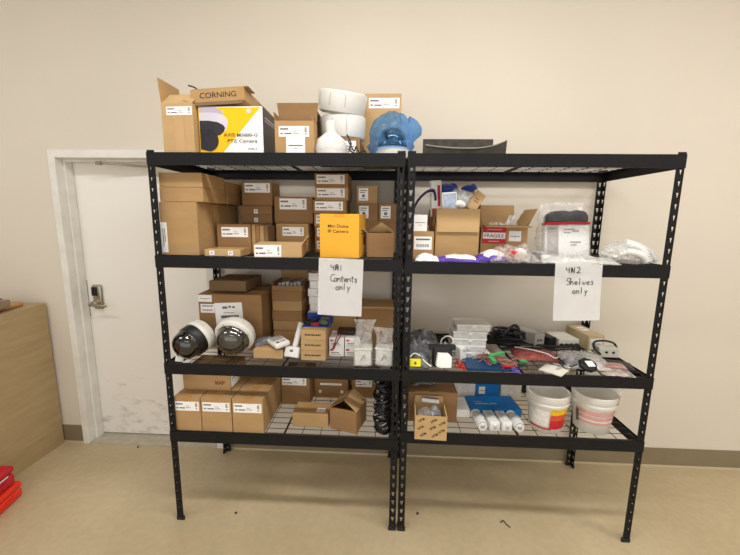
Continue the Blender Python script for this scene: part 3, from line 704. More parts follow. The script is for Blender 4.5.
# bagged white boxes
for (x, y, lab, bl, hh, rz) in ((-.196, .075, 'white junction box in the clear bag beside the white boxes', 'tall clear plastic bag holding a white junction box, beside white boxes', .235, 2), (-.082, .085, 'white junction box in the clear bag next to the post', 'clear plastic bag holding a white junction box, next to the post', .19, -8)):
    root = empty('junction_box', (x, y, Z), lab, 'electrical box', 'bagged white junction boxes', rot=(0, 0, R(rz)))
    mb = MB(); mb.box(-.043, .043, -.035, .035, .002, .085); mb.bevel(.004, 2); mb.build('box_body', 'plwhite', root)
    mb = MB(); mb.box(-.047, .047, -.038, .038, .085, .093); mb.bevel(.002, 1); mb.build('box_lid', 'plcream', root)
    mb = MB(); mb.tube([(-.012, -.037, .03), (.006, -.038, .062)], .003, 6, 0); mb.tube([(.006, -.038, .062), (.012, -.038, .04)], .003, 6, 0); mb.build('screw', 'plgrey', root)
    bm = bmesh.new(); n = 26; rows = 22; g = []
    for j in range(rows+1):
        v = j/rows; zz = .001+v*hh
        wx = (.052 if v < .45 else .052*(1-.25*math.sin((v-.45)/.55*PI))+.012*(v-.45)); dy = .041 if v < .42 else .041*max(.12, 1-(v-.42)/.35)
        for i in range(n):
            a = 2*PI*i/n; ca, sa = math.cos(a), math.sin(a)
            px = wx*math.copysign(abs(ca)**.45, ca); py = dy*math.copysign(abs(sa)**.45, sa)
            nz = 1+.06*(noise.noise(Vector((px*30+x*40, py*30, zz*26)))+.5*noise.noise(Vector((px*70+x, py*70, zz*60))))*(1 if v > .1 else .2)
            g.append(bm.verts.new((px*nz+.02*(v-.5)*(v > .5)*(1 if x < -.1 else -1), py*nz+.02*max(0, v-.5), zz)))
    for j in range(rows):
        for i in range(n):
            bm.faces.new((g[j*n+i], g[j*n+(i+1) % n], g[(j+1)*n+(i+1) % n], g[(j+1)*n+i]))
    bm.faces.new(g[:n][::-1])
    mb = MB(); mb.bm.free(); mb.bm = bm; o = mb.build('plastic_bag', 'clear', smooth=True); single(o, (x, y, Z), bl, 'plastic bag', 'clear bags with junction boxes', rot=(0, 0, R(rz)))
carton('cardboard carton with sloping gap below its lid, behind the bagged junction boxes', -.245, -.035, .33, .22, Z, .235, 'kraft3', tape=None)
mb = MB(); mb.box(-.245, -.035, .33, .55, 0, .005, Matrix.Translation((0, 0, Z+.2358)))
tag(mb.build('cardboard_sheet', 'kraft2'), 'loose cardboard sheet between two cartons behind the bagged boxes', 'cardboard'); 
carton('plain cardboard box behind the sign and white and red boxes', -.455, -.255, .36, .16, Z, .255, 'kraft', tape=None)
# white bracket with pipe neck
br = empty('camera_bracket', (-.582, .110, Z), 'white camera wall bracket with square plate and round arm, beside tan boxes', 'camera mount', rot=(0, 0, R(-14)))
mb = MB(); mb.box(-.042, .042, -.028, .0, .004, .062, Matrix.Rotation(R(-28), 4, 'X')); mb.bevel(.007, 3); mb.build('mounting_plate', 'plwhite', br, smooth=True)
mb = MB(); mb.tube([(0, .030, .050), (.004, .055, .10), (.006, .085, .155), (.008, .095, .175)], .016, 18, 5); mb.build('bracket_arm', 'plwhite', br, smooth=True)
mb = MB(); mb.box(-.009, .009, -.0292, -.0278, .032, .044, Matrix.Rotation(R(-28), 4, 'X')); mb.build('label_print', 'print', br)
# flat box, gadget, grey bag
c = carton('flat tan cardboard box with white reader lying on it, at the shelf edge', -.792, -.632, .10, .13, Z, .050, 'kraft2', tape='F')
ra = empty('card_reader', (-.668, .155, Z+.0506), 'white rounded reader with printed label lying slanted on a flat box', 'electronic device', rot=(R(-3), R(-9), R(38)))
mb = MB(); mb.box(-.042, .042, -.075, .075, .002, .030); mb.bevel(.010, 4); mb.build('reader_body', 'plwhite', ra, smooth=True)
mb = MB(); mb.box(-.03, .03, -.065, -.028, .0302, .0308); mb.build('reader_label', 'white', ra)
mb = MB(); mb.box(-.026, -.008, -.058, -.036, .0310, .0314); mb.box(-.002, .026, -.056, -.05, .0310, .0314); mb.box(-.002, .026, -.044, -.038, .0310, .0314); mb.build('label_print', 'inkb', ra)
mb = MB(); mb.box(-.03, .03, -.015, .06, .0302, .0315); mb.build('reader_window', 'plgrey', ra)
ra.location.z += .010
o = pillow('parts_bag', 'clear_grey', None, .13, .07, .035, 4, .5, 18); single(o, (-.758, .20, Z+.0506), 'small grey plastic bag of parts on the flat tan box', 'plastic bag', rot=(0, 0, R(35)))
# PTZ dome cameras lying down
def ptz(loc, rot, r, label, white, dome, bodylen, collar):
    root = empty('dome_camera', loc, label, 'camera', 'big dome cameras lying on the shelf', rot=rot)
    mb = MB(); mb.lathe([(0, -bodylen), (r*.55, -bodylen), (r*.86, -bodylen*.90), (r*.98, -bodylen*.62), (r, -bodylen*.25), (r, -.006), (r*.96, 0), (r*.84, .004)], 56)
    mb.build('camera_housing', white, root, smooth=True)
    mb = MB(); mb.lathe([(r*.98, -.022), (r*1.01, -.018), (r*1.01, -.008), (r*.98, -.004)], 56); mb.build('trim_ring', 'plwhite' if white == 'plcream' else 'blackpl', root, smooth=True)
    q = r*.80
    if collar:
        q = r*.86
        mb = MB(); mb.lathe([(r*.95, .0), (r*.95, collar*.8), (q*1.02, collar), (q*.98, collar)], 56); mb.build('black_collar', 'blackpl', root, smooth=True)
    mb = MB(); mb.lathe([(q*1.04, .002), (q*1.04, .008), (q, .012), (q*.985, q*.3), (q*.90, q*.56), (q*.72, q*.78), (q*.45, q*.93), (q*.2, q*.99), (0, q)], 56, Matrix.Translation((0, 0, collar)))
    mb.build('dome_cover', dome, root, smooth=True)
    for a in range(0, 360, 90) if not collar else ():
        mb = MB(); mb.lathe([(0, .002), (.004, .002), (.004, .0068), (0, .0068)], 10, Matrix.Translation((r*.90*math.cos(R(a+20)), r*.90*math.sin(R(a+20)), .0))); mb.build('screw', 'plgrey', root)
    mb = MB()
    for a in range(0, 360, 45): mb.box(r*.985, r*1.004, -.0007, .0007, -bodylen*.6, -.02, Matrix.Rotation(R(a+10), 4, 'Z'))
    mb.build('housing_seam', 'plgrey', root)
    return root
ptz((-1.110, .118, Z+.099), (R(108), 0, R(-24)), .090, 'dome camera with black glossy dome lying beside the rack post', 'plcream', 'smoke', .065, .050)
ptz((-.898, .105, Z+.110), (R(114), 0, R(-4)), .106, 'white dome camera with clear tinted dome lying in front of the big brown carton', 'plcream', 'smoke2', .075, 0)
mb = MB(); mb.box(-.02, .02, -.006, .006, 0, .03); mb.bevel(.002, 1)
single(mb.build('small_bracket', 'plwhite'), (-1.160, .025, Z), 'tiny white clip in front of the black dome camera', 'hardware', rot=(0, R(12), R(20)))

# ================================================================== left rack, bottom shelf
Z = L4-.0007
cl = ['tall cardboard carton with a long label next to the door side post', 'tall cardboard carton with a long label in the middle of three', 'tall cardboard carton with a long label, open shelf beside it']
for k, (x0, x1) in enumerate(((-1.200, -1.056), (-1.052, -.889), (-.884, -.718))):
    carton(cl[k], x0, x1, .012, .36, Z, .192, 'kraft', group='tall labelled cartons on the bottom shelf', tape='D', labels=[('F', .05, .60, .95, .87, 'wide')])
c = carton('long cardboard box printed with short red letters, lying on the tall cartons', -1.190, -.925, .095, .22, Z+.1932, .115, 'kraft', tape=None, labels=[('R', .05, .12, .55, .95, 'plain')])
M['redink'] = mat('dark_red_ink', '#6E2A1C', .7)
text_mesh('printed_text', 'SIXP', 'redink', .020, c, face_T('F', .265, .22, .115) @ Matrix.Translation((.180, .035, .0004)), .055, .03)
carton('cardboard box with a long label on the bottom shelf, beside the tall cartons', -.712, -.535, .32, .20, Z, .192, 'kraft3', tape='D', labels=[('F', .04, .66, .88, .92, 'wide')])
carton('wide cardboard box with a narrow white strip at the back of the bottom shelf', -.530, -.312, .42, .16, Z, .130, 'kraft3', tape=None, labels=[('F', .18, .66, .82, .76, 'plain'), ('F', .14, .25, .22, .4, 'plain'), ('F', .78, .25, .86, .4, 'plain')])
carton('cardboard box with a pale label at the back behind the open box', -.290, -.110, .44, .15, Z, .150, 'kraft3', tape=None, labels=[('F', .14, .48, .72, .80, 'wide')])
c = carton('low cardboard box with a small white sticker on its lid', -.582, -.382, .085, .125, Z, .080, 'kraft', rot=-2, tape='F', labels=[('T', .64, .20, .88, .52, 'plain')])
c = carton('open cardboard box with tented flaps turned askew on the bottom shelf', -.355, -.200, .055, .155, Z, .125, 'kraft3', rot=-17, flaps=[('L', .090, 35, 'kraft3'), ('R', .092, 38, 'kraft'), ('B', .045, 20), ('F', .04, -20)])
# coil of black chain-like cable
for k in range(1):
    bm = MB()
    rr = random.Random(3)
    for i in range(15):
        z = .008+.0145*i*1.35; x = .006*math.sin(i*1.7)
        pts = [(x+.040*math.cos(a), .050*math.sin(a)*1.2+.003*rr.random(), z+.006*math.sin(a*2+i)) for a in [2*PI*q/14 for q in range(15)]]
        bm.tube(pts, .0075, 7, 2)
    o = bm.build('coiled_cable', 'blackpl'); single(o, (-.088, .10, Z), 'tall coil of shiny black cable beside the middle post', 'cable')

mb = MB()
rr = random.Random(9)
for i in range(24):
    a = rr.choice((-120, -95, -70, -140)); mb.box(-.005, .005, -.0505-.006, -.0505+.003, .012+.012*i, .018+.012*i, Matrix.Rotation(R(a+90), 4, 'Z'))
o2 = mb.build('glint_fleck', 'plgrey', o)  # grey flecks modelled on the coil for its white glints and bits

# ================================================================== right rack, top shelf
tr = empty('rubber_tray', (.285, .20, R1), 'dusty black curved tray lying on the empty top shelf', 'tray')
def strip(pts, h, t, name, m, parent, zf=lambda u: 0, lean=0):
    """curved upright wall along a path of (x, y); top edge height varies"""
    mb = MB(); n = len(pts); q = []
    for i, (x, y) in enumerate(pts):
        u = i/(n-1)*2-1; hh = h+zf(u)
        q.append([mb.bm.verts.new(p) for p in ((x, y, .004), (x, y-lean, hh), (x, y-lean+t, hh), (x, y+t, .004))])
    for A, B in zip(q, q[1:]):
        for k in range(4): mb.bm.faces.new((A[k], A[(k+1) % 4], B[(k+1) % 4], B[k]))
    mb.bm.faces.new(q[0]); mb.bm.faces.new(q[-1][::-1])
    return mb.build(name, m, parent, smooth=True)
strip([(-.185+.370*i/16, .105) for i in range(17)], .126, .005, 'back_wall', 'rubber', tr)
strip([(-.190+.385*i/24, -.085-.03*math.sin(PI*i/24)) for i in range(25)], .036, .004, 'front_wall', 'rubber', tr, lambda u: .020*u*u+.022*max(0, u)**3, .012)
strip([(-.190+.385*i/24, -.0995-.03*math.sin(PI*i/24)) for i in range(25)], .040, .007, 'worn_rim', mat('worn_rubber_edge', '#8C857A', .7), tr, lambda u: .020*u*u+.022*max(0, u)**3, .0)
mb = MB(); mb.box(-.180, .180, -.085, .105, 0, .004); mb.build('tray_floor', 'rubber', tr)
for v in bpy.data.objects['worn_rim'].data.vertices:
    if v.co.z < .01: v.co.z = .034+.020*((v.co.x/.19)**2)+.022*max(0, v.co.x/.19)**3

# ================================================================== right rack, second shelf
Z = R2-.0007
carton('cardboard box with a big printed label beside the middle post', .050, .154, .115, .16, Z, .140, 'kraft', tape=None, labels=[('F', .05, .35, .90, .82, 'bar')])
c = carton('small white box on the labelled carton beside the middle post', .050, .118, .120, .06, Z+.1406, .082, 'white', name='small_box', tape=None)
mb = MB(); mb.box(.008, .060, .042, .045, .0002, .0006); mb.box(.028, .04, .03, .032, .0002, .0006); mb.build('label_print', 'print', c, T=face_T('F', .068, .06, .082))
mb = MB(); mb.tube([(.050, .135, Z+.228), (.052, .14, Z+.26), (.078, .14, Z+.305), (.115, .15, Z+.338), (.155, .20, Z+.345), (.17, .23, Z+.30)], .009, 8, 6, .4)
tag(mb.build('purple_strap', mat('dark_purple_webbing', '#35214F', .6)), 'dark purple strap curving up beside the post', 'strap')
c = carton('open cardboard carton heaped with bagged parts', .166, .388, .155, .30, Z, .256, 'kraft', flaps=[('F', .118, 266, 'kraft2'), ('L', .09, 264, 'kraft3'), ('B', .09, 265, 'kraft3'), ('R', .09, 266, 'kraft3')])
bmz = Z+.262
mb = MB(); mb.box(-.030, .030, -.014, .014, 0, .19); mb.bevel(.003, 1); o = mb.build('tall_packet', 'plwhite')
single(o, (.181, .27, Z+.215), 'tall white and red packet standing in the heaped carton', 'packet', rot=(R(0), R(-4), R(20)))
mb = MB(); mb.box(.004, .020, -.0148, -.0142, .055, .165); mb.box(-.030, .030, -.0148, -.0142, 0, .045); mb.build('red_print', 'redprint', o)
def soft(name, m, w, d, h, loc, rot, label, cat='plastic bag', seed=1, amp=.4, n=18, group=None, edge=.6):
    o = pillow(name, m, None, w, d, h, seed, amp, n, edge, smooth=True); return single(o, loc, label, cat, group, rot=rot)
M['paleblue'] = mat('pale_blue_parts', '#A9B6CC', .5, var=.2, scale=50)
mb = MB(); mb.box(-.032, .032, -.008, .008, 0, .085); mb.bevel(.002, 1); o = mb.build('parts_packet', 'paleblue'); single(o, (.242, .195, bmz-.012), 'pale blue packet standing at the front of the heaped carton', 'packet', rot=(R(-6), R(-5), R(4)))
mb = MB(); mb.box(-.038, -.034, -.0092, -.0085, .0, .09); mb.box(-.034, .036, -.0092, -.0085, .083, .09); mb.box(.033, .037, -.0092, -.0085, .0, .09); mb.build('clear_edge', 'plwhite', o)
soft('parts_bag', 'navy', .11, .07, .035, (.255, .36, bmz+.100), (R(35), R(-4), 0), 'dark blue pouch near the top of the heaped carton', seed=12)
soft('parts_bag', 'navy', .085, .05, .025, (.372, .37, bmz+.106), (R(35), R(-18), 0), 'dark blue pouch on top of the heap beside the brown card', seed=11)
o = blob('bubble_bag', 'clear_dense', None, .062, .06, .062, (0, 0, 0), .3, 9, 6, 4, smooth=True); single(o, (.308, .265, bmz+.040), 'puffy clear bag in the middle of the heaped carton', 'plastic bag')
o = blob('white_wad', 'white', None, .026, .02, .020, (0, 0, 0), .3, 12, 8, 3); single(o, (.290, .195, bmz+.018), 'small white paper wad at the rim of the heaped carton', 'paper')
mb = MB(); mb.poly([(-.05, 0), (.03, .0), (.065, .095), (.07, .11), (.01, .12), (-.04, .085)], .006); mb.bevel(.001, 1); single(mb.build('brown_card', 'kraft3'), (.335, .345, bmz-.005), 'crumpled brown card sticking up in the heaped carton', 'cardboard', rot=(R(-12), 0, 0))
mb = MB(); mb.box(-.028, .028, -.012, .012, 0, .11); mb.bevel(.002, 1); o = mb.build('small_box', 'kraft2'); single(o, (.352, .235, bmz-.010), 'small tan box leaning out of the heaped carton beside the fragile box', 'box', rot=(R(-14), R(34), 0))
mb = MB(); mb.box(-.014, .014, -.0128, -.0122, .05, .054); mb.box(-.014, .010, -.0128, -.0122, .065, .069); mb.build('label_print', 'redink', o)
# fragile box
c = carton('open cardboard box with a red FRAGILE sticker', .424, .660, .215, .25, Z, .172, 'kraft', rot=-4, flaps=[('B', .115, 94, 'kraft', .010), ('R', .10, 118, 'kraft', .012), ('L', .11, 97, 'kraft4', .004), ('F', .09, 184, 'kraft3')])
c.children[4].name = 'flap'
T = face_T('F', .236, .25, .172)
FR = M['redprint']
mb = MB(); mb.box(.006, .128, .078, .168, .0002, .0008); st = mb.build('fragile_sticker', 'redprint', c, T=T)
mb = MB(); mb.box(.010, .124, .104, .136, .0010, .0014); mb.build('sticker_band', 'white', st, T=T)
text_mesh('printed_text', 'FRAGILE', 'inkb', .020, st, T @ Matrix.Translation((.018, .110, .0011)), .098, .01)
mb = MB(); mb.box(.03, .105, .149, .155, .0010, .0014); mb.box(.04, .095, .088, .093, .0010, .0014); mb.build('sticker_print', 'pink', st, T=T)
label_on(c, T, .142, .092, .204, .146, 'plain', n0=.0002)
o = blob('parts_bag', 'clear_dense', None, .045, .035, .055, (0, 0, 0), .3, 12, 16, 3, taper=.4); single(o, (.600, .32, Z+.178), 'clear crinkled bag sticking out of the fragile box', 'plastic bag')
soft('parts_bag', 'clear_pink', .08, .05, .025, (.52, .33, Z+.168), (0, 0, .3), 'pinkish plastic bag inside the fragile box', seed=21)
# things lying along the front edge
soft('crumpled_wrapper', 'white', .115, .07, .030, (.115, .045, Z), (0, 0, R(-5)), 'crumpled white wrapper at the shelf edge beside the post', 'wrapper', seed=31, amp=.6, edge=.9)
def pouch(x0, x1, y, d, h, rz, label, seed):
    root = empty('parts_pouch', ((x0+x1)/2, y, Z), label, 'packet', 'white and purple pouches', rot=(0, 0, R(rz)))
    pillow('pouch_body', 'purple', root, x1-x0, d, h, seed, .25, 18, .5, smooth=True)
    o = pillow('white_panel', 'plwhite', root, (x1-x0)*.76, d*.98, h*1.30, seed, .2, 16, .4, smooth=True); o.location = ((x1-x0)*.05, d*.02, .001)
pouch(.158, .365, .040, .075, .026, -6, 'white pouch with purple print in front of the heaped carton', 3)
pouch(.350, .500, .075, .085, .040, 4, 'white pouch with purple print in front of the fragile box', 5)
o = pillow('parts_bag', 'clear_pink', None, .23, .12, .070, 7, .6, 26, .9, smooth=True); single(o, (.535, .075, Z), 'crinkled clear bag with red and white parts at the shelf edge', 'plastic bag', rot=(0, 0, R(-4)))
o = blob('red_connector', 'redprint', None, .028, .018, .016, (0, 0, 0), .3, 15, 2, 3); single(o, (.525, .045, Z+.045), 'small red connector inside the crinkled clear bag', 'electronic part')
o = blob('white_connector', 'white', None, .03, .02, .022, (0, 0, 0), .3, 15, 12, 3); single(o, (.565, .06, Z+.048), 'white plastic part in the crinkled bag beside the red connector', 'electronic part')
for k, (x, y, z, a) in enumerate(((.630, .06, .018, 10), (.655, .09, .020, -20), (.690, .075, .018, 30))):
    mb = MB(); mb.lathe([(0, -.035), (.015, -.035), (.017, -.01), (.017, .03), (.009, .035), (0, .035)], 20, Matrix.Rotation(PI/2, 4, 'Y'))
    o = mb.build('cable_gland', M['rubber'] if k != 2 else M['plcream'], smooth=True); single(o, (x, y, Z+z), ('dark grey plastic gland in the bag beside the fragile box', 'dark grey gland lying behind another inside the bag', 'cream plastic gland at the end of the bag')[k], 'hardware', 'bagged cable glands', rot=(0, 0, R(a)))
soft('parts_bag', 'clear', .17, .13, .055, (.655, .08, Z), (0, 0, R(3)), 'clear plastic bag over the dark cable glands', seed=9, amp=.5, n=24)
# big clear bag of grey connectors
def standing_bag(name, m, w, h, d, loc, rot, label, seed, top=.8):
    bm = bmesh.new(); n = 30; rows = 26; g = []
    for j in range(rows+1):
        v = j/rows
        wx = w/2*(1-(1-top)*v)*(1+.04*math.sin(v*9+seed)); dy = d/2*(1-v**1.5)+.004
        for i in range(n):
            a = 2*PI*i/n; ca, sa = math.cos(a), math.sin(a)
            px = wx*math.copysign(abs(ca)**.6, ca); py = dy*math.copysign(abs(sa)**.7, sa)
            q = Vector((px*18+seed, py*18, v*h*18)); nn = (noise.noise(q)+.6*noise.noise(q*2.6))
            g.append(bm.verts.new((px*(1+.07*nn), py*(1+.25*nn)+.006*nn*(v > .1), v*h*(1+.05*noise.noise(Vector((px*25, 0, seed)))))))
    for j in range(rows):
        for i in range(n): bm.faces.new((g[j*n+i], g[j*n+(i+1) % n], g[(j+1)*n+(i+1) % n], g[(j+1)*n+i]))
    bm.faces.new(g[:n][::-1])
    mb = MB(); mb.bm.free(); mb.bm = bm; o = mb.build(name, m, smooth=True); return single(o, loc, label, 'plastic bag', rot=rot)
standing_bag('plastic_bag', 'clear_crisp', .275, .300, .12, (.845, .21, Z), (R(-8), R(-3), 0), 'large clear plastic bag standing with a grey packet inside', 3.3, .85)
gp = empty('printed_packet', (.852, .20, Z+.004), 'dark grey packet with red stripe and white label inside the large clear bag', 'packet', rot=(R(-8), R(-1), R(2)))
gp.scale = (1.1, 1.1, 1.2)
M['charcoal'] = mat('charcoal_fabric', '#4B4A50', .6, var=.3, scale=25)
pm = MB(); pm.box(-.105, .105, -.022, .022, .0, .150); pm.bevel(.012, 3); pm.build('white_label_panel', 'white', gp, smooth=True)
pm = MB(); pm.box(-.104, .104, -.0245, .0245, .148, .160); pm.bevel(.003, 1); pm.build('red_stripe', 'redprint', gp)
pm = MB(); pm.poly([(-.100, .160), (.098, .160), (.098, .185), (.085, .205), (.040, .212), (.015, .205), (-.015, .210), (-.070, .206), (-.096, .192)], .044, Matrix.Translation((0, -.022, 0))); pm.bevel(.008, 2); pm.build('dark_packet_top', 'charcoal', gp, smooth=True)
pm = MB()
for (a, b2, c2_, d2) in ((-.02, .03, .125, .129), (-.02, .01, .112, .115), (.02, .05, .118, .122), (.01, .06, .07, .075), (.01, .04, .058, .062), (-.09, -.055, .128, .132)): pm.box(a, b2, -.0236, -.0226, c2_, d2)
pm.build('label_print', 'print', gp)
pm = MB(); pm.box(-.098, -.045, -.0234, -.0224, .01, .145); pm.build('grey_panel', 'plgrey', gp)
soft('plastic_bag', 'clear_dense', .36, .12, .034, (.835, .055, Z), (0, 0, R(-3)), 'long crinkled clear bag lying in front of the grey packet', seed=14, amp=.6, n=30, edge=.8)
soft('plastic_bag', 'plwhite', .22, .085, .022, (.800, .050, Z+.001), (0, 0, R(-4)), 'white wrapper folded inside the long crinkled clear bag', 'wrapper', seed=15, amp=.4, n=20)
# white glove-like bag
gb = empty('plastic_bag', (1.085, .09, Z), 'white lumpy plastic bag with finger shaped folds at the shelf end', 'plastic bag')
bm = bmesh.new(); bmesh.ops.create_icosphere(bm, subdivisions=4, radius=1)
for v in bm.verts:
    p = v.co; q = Vector((p.x*.115, p.y*.07, p.z*.055)); s = 1+.30*(abs(noise.noise(q*22))+.5*abs(noise.noise(q*50))-.3); q *= s
    q.z += .045-.35*(q.x) * (.5 if q.x > -.05 else .1); q.z = max(.001, q.z); v.co = q
mb = MB(); mb.bm.free(); mb.bm = bm; mb.build('bag_body', 'clear_dense', gb)
mb = MB(); mb.tube([(-.03, -.03, .10), (.02, -.035, .085), (.06, -.04, .055), (.085, -.04, .018)], .017, 12, 5); mb.tube([(-.02, -.01, .105), (.05, -.01, .085), (.10, -.02, .05), (.13, -.03, .018)], .016, 12, 5)
mb.tube([(-.06, -.045, .05), (-.02, -.06, .060), (.03, -.065, .045), (.055, -.06, .018)], .017, 12, 5); mb.build('folded_fingers', 'plwhite', gb, smooth=True)

# ================================================================== right rack, third shelf
Z = R3-.0007
# clear organizer cases
ol = ['clear plastic organizer case, bottom of the stack of five', 'clear plastic organizer case, second from the bottom of the stack', 'clear plastic organizer case in the middle of the stack', 'clear plastic organizer case, second from top of the stack', 'clear plastic organizer case, topmost of the stack of five']
def organizer():
    root = empty('organizer_case', (0, 0, 0), ol[0], 'storage case', 'clear organizer cases in a stack')
    mb = MB(); mb.box(-.09, .09, -.06, .06, 0, .029); mb.bevel(.003, 2); mb.build('case_body', 'clearplastic', root)
    mb = MB(); mb.box(-.0935, .0935, -.063, .063, .0295, .0385); mb.bevel(.002, 1); mb.build('case_lid', 'plwhite', root)
    mb = MB()
    for x in (-.045, 0, .045): mb.box(x-.001, x+.001, -.056, .056, .003, .030)
    mb.box(-.086, .086, -.001, .001, .003, .030); mb.build('divider', 'plwhite', root)
    mb = MB(); mb.box(-.011, .011, -.067, -.0635, .022, .040); mb.bevel(.001, 1); mb.build('latch', 'plwhite', root)
    return root
oc = organizer()
for k in range(5):
    o = oc if k == 0 else copy_tree(oc)
    o['label'] = ol[k]; o.location = (.375+(.022, -.002, .001, .004, .018)[k], .235, Z+.0392*k); o.rotation_euler = (0, 0, R((2, -1, 1, -1, 2)[k]))
c = carton('blue box lying in front of the clear organizer cases', .335, .560, .020, .145, Z, .014, 'deepblue', tape=None, name='blue_box')
# grey bags with wires
soft('antistatic_bag', 'clear_grey', .20, .22, .12, (.130, .27, Z), (0, 0, R(5)), 'grey antistatic bag heap at the back beside the post', seed=41, amp=.5, n=26, edge=.8)
soft('antistatic_bag', 'fabric', .16, .12, .10, (.13, .26, Z+.003), (0, 0, R(5)), 'dark electronics inside the grey antistatic bag heap', 'electronic part', seed=42, amp=.6, n=20, edge=.9)
soft('antistatic_bag', 'clear_grey', .11, .12, .060, (.100, .09, Z), (0, 0, R(-12)), 'flat grey antistatic bag behind the yellow tag', seed=43, amp=.5, n=20, edge=.9)
mb = MB(); mb.box(-.029, .029, -.010, .010, 0, .040); mb.bevel(.005, 2); o = mb.build('yellow_tag', 'ygreen'); single(o, (.073, .022, Z+.012), 'bright yellow plastic tag with a dark stud beside the middle post', 'tag', rot=(R(-15), 0, 0))
mb = MB(); mb.lathe([(0, .010), (.006, .010), (.006, .014), (0, .014)], 14, Matrix.Translation((0, 0, .02)) @ Matrix.Rotation(PI/2, 4, 'X')); mb.build('stud', 'rubber', o)
mb = MB(); mb.tube([(.046, .035, Z+.058), (.07, .06, Z+.068), (.10, .05, Z+.060), (.125, .030, Z+.035), (.155, .015, Z+.018)], .0035, 8, 6); tag(mb.build('white_cable', 'plwhite'), 'white cable looping above the yellow tag', 'cable')
# black power device with white cover
pa = empty('power_adapter', (.216, .055, Z), 'square black power device with a large white adapter in front', 'electronic device', rot=(R(-8), 0, R(3)))
mb = MB(); mb.box(-.050, .050, -.010, .040, .002, .105); mb.bevel(.010, 3); mb.box(-.068, .068, .0, .035, .085, .112); mb.build('black_body', 'blackpl', pa)
mb = MB(); mb.poly([(-.040, .01), (-.022, .0), (.038, .0), (.040, .055), (.025, .072), (-.030, .074), (-.034, .055)], .030, Matrix.Translation((0, -.041, .004))); mb.bevel(.003, 2); mb.build('white_cover', 'white', pa)
pa.location.z += .002
mb = MB(); mb.box(-.020, .020, -.025, .025, 0, .075); mb.bevel(.005, 2); o = mb.build('plug_adapter', 'plwhite'); single(o, (.332, .170, Z+.003), 'small white plug adapter in front of the clear organizer cases', 'electronic device', rot=(R(3), R(-6), R(24)))
mb = MB(); mb.box(.0, .012, -.0262, -.0252, .05, .062); mb.build('socket_hole', 'plgrey', o)
mb = MB(); mb.tube([(.235, .17, Z+.012), (.225, .18, Z+.10), (.262, .17, Z+.13), (.285, .16, Z+.105), (.262, .15, Z+.07), (.24, .16, Z+.10)], .004, 8, 6); tag(mb.build('beige_cable', 'plcream'), 'beige looped cable behind the black power device', 'cable')
# colour wires
M['w1'] = mat('red_wire_skin', '#CC2A26', .45); M['w2'] = mat('brown_pink_wire', '#A9766C', .5); M['w3'] = mat('violet_wire', '#6C5CC0', .5)
rw = random.Random(5)
def wires(x0, x1, y0, y1, zb, hh, n, mname, label, r=.0023, name='loose_wires'):
    mb = MB()
    for i in range(n):
        p = [(x0+(x1-x0)*rw.random(), y0+(y1-y0)*rw.random(), zb+r+hh*rw.random()*rw.random()) for _ in range(5)]
        mb.tube(p, r, 6, 7)
    return tag(mb.build(name, mname, smooth=True), label, 'wire', 'tangles of loose wire', None)
wires(.285, .345, .02, .12, Z, .03, 5, 'w1', 'red wires lying beside the blue box', .0025)
wires(.40, .56, .05, .20, Z+.015, .035, 7, 'w2', 'brownish pink wires tangled on the blue box')
wires(.50, .60, .04, .12, Z+.015, .045, 8, 'w2', 'brownish wires heaped behind the red connector')
wires(.500, .590, .02, .06, Z+.015, .02, 4, 'w1', 'red wires at the end of the blue box')
wires(.555, .60, .00, .03, Z, .04, 4, 'w3', 'violet wires hanging at the shelf edge')
mb = MB(); mb.box(-.04, .05, -.008, .008, 0, .018); mb.bevel(.003, 1); mb.box(-.045, -.025, -.050, -.008, -.008, .008)
single(mb.build('terminal_block', 'green'), (.500, .105, Z+.050), 'green terminal block lying on the tangled wires', 'electronic part', rot=(R(10), R(-8), R(14)))
mb = MB(); mb.box(-.020, .020, -.015, .015, 0, .024); mb.bevel(.003, 1); single(mb.build('terminal_block', 'green'), (.650, .125, Z+.001), 'small green terminal block under the red bag', 'electronic part')
wires(.54, .68, .03, .16, Z, .03, 7, 'rubber', 'dark thin wires tangled on the deck before the red bag', .0022)
wires(.30, .42, .10, .16, Z, .02, 5, 'plgrey', 'grey thin wires lying before the clear organizer cases', .0022)
wires(.84, .92, .10, .26, Z, .03, 6, 'fabric', 'dark slate wires between red bag and the large clear bag', .0026)
# grey pinkish strap sleeve
soft('cable_sleeve', mat('mauve_grey_sleeve', '#9A8985', .7, var=.1), .05, .20, .045, (.515, .29, Z), (0, 0, R(35)), 'mauve grey sleeve lying beside the clear organizer cases', 'sleeve', seed=51, amp=.15, n=14)
# black cable heap
mb = MB(); rw = random.Random(12)
for i in range(10):
    cx, cy = .655+.04*rw.random(), .42+.04*rw.random(); rx, ry = .07+.03*rw.random(), .06+.04*rw.random(); zb = Z+.009+.008*i
    ph = rw.random()*6; tl = .02*rw.random()
    mb.tube([(cx+rx*math.cos(a+ph), cy+ry*math.sin(a+ph), zb+tl*(1+math.sin(a*1+i))*.6) for a in [2*PI*q/12 for q in range(12)]], .0070, 8, 4)
mb.tube([(.60, .40, Z+.02), (.67, .44, Z+.09), (.72, .46, Z+.115), (.745, .44, Z+.08)], .009, 8, 6)
tag(mb.build('cable_heap', 'blackpl', smooth=True), 'heap of looped black cables at the back of the shelf', 'cable')
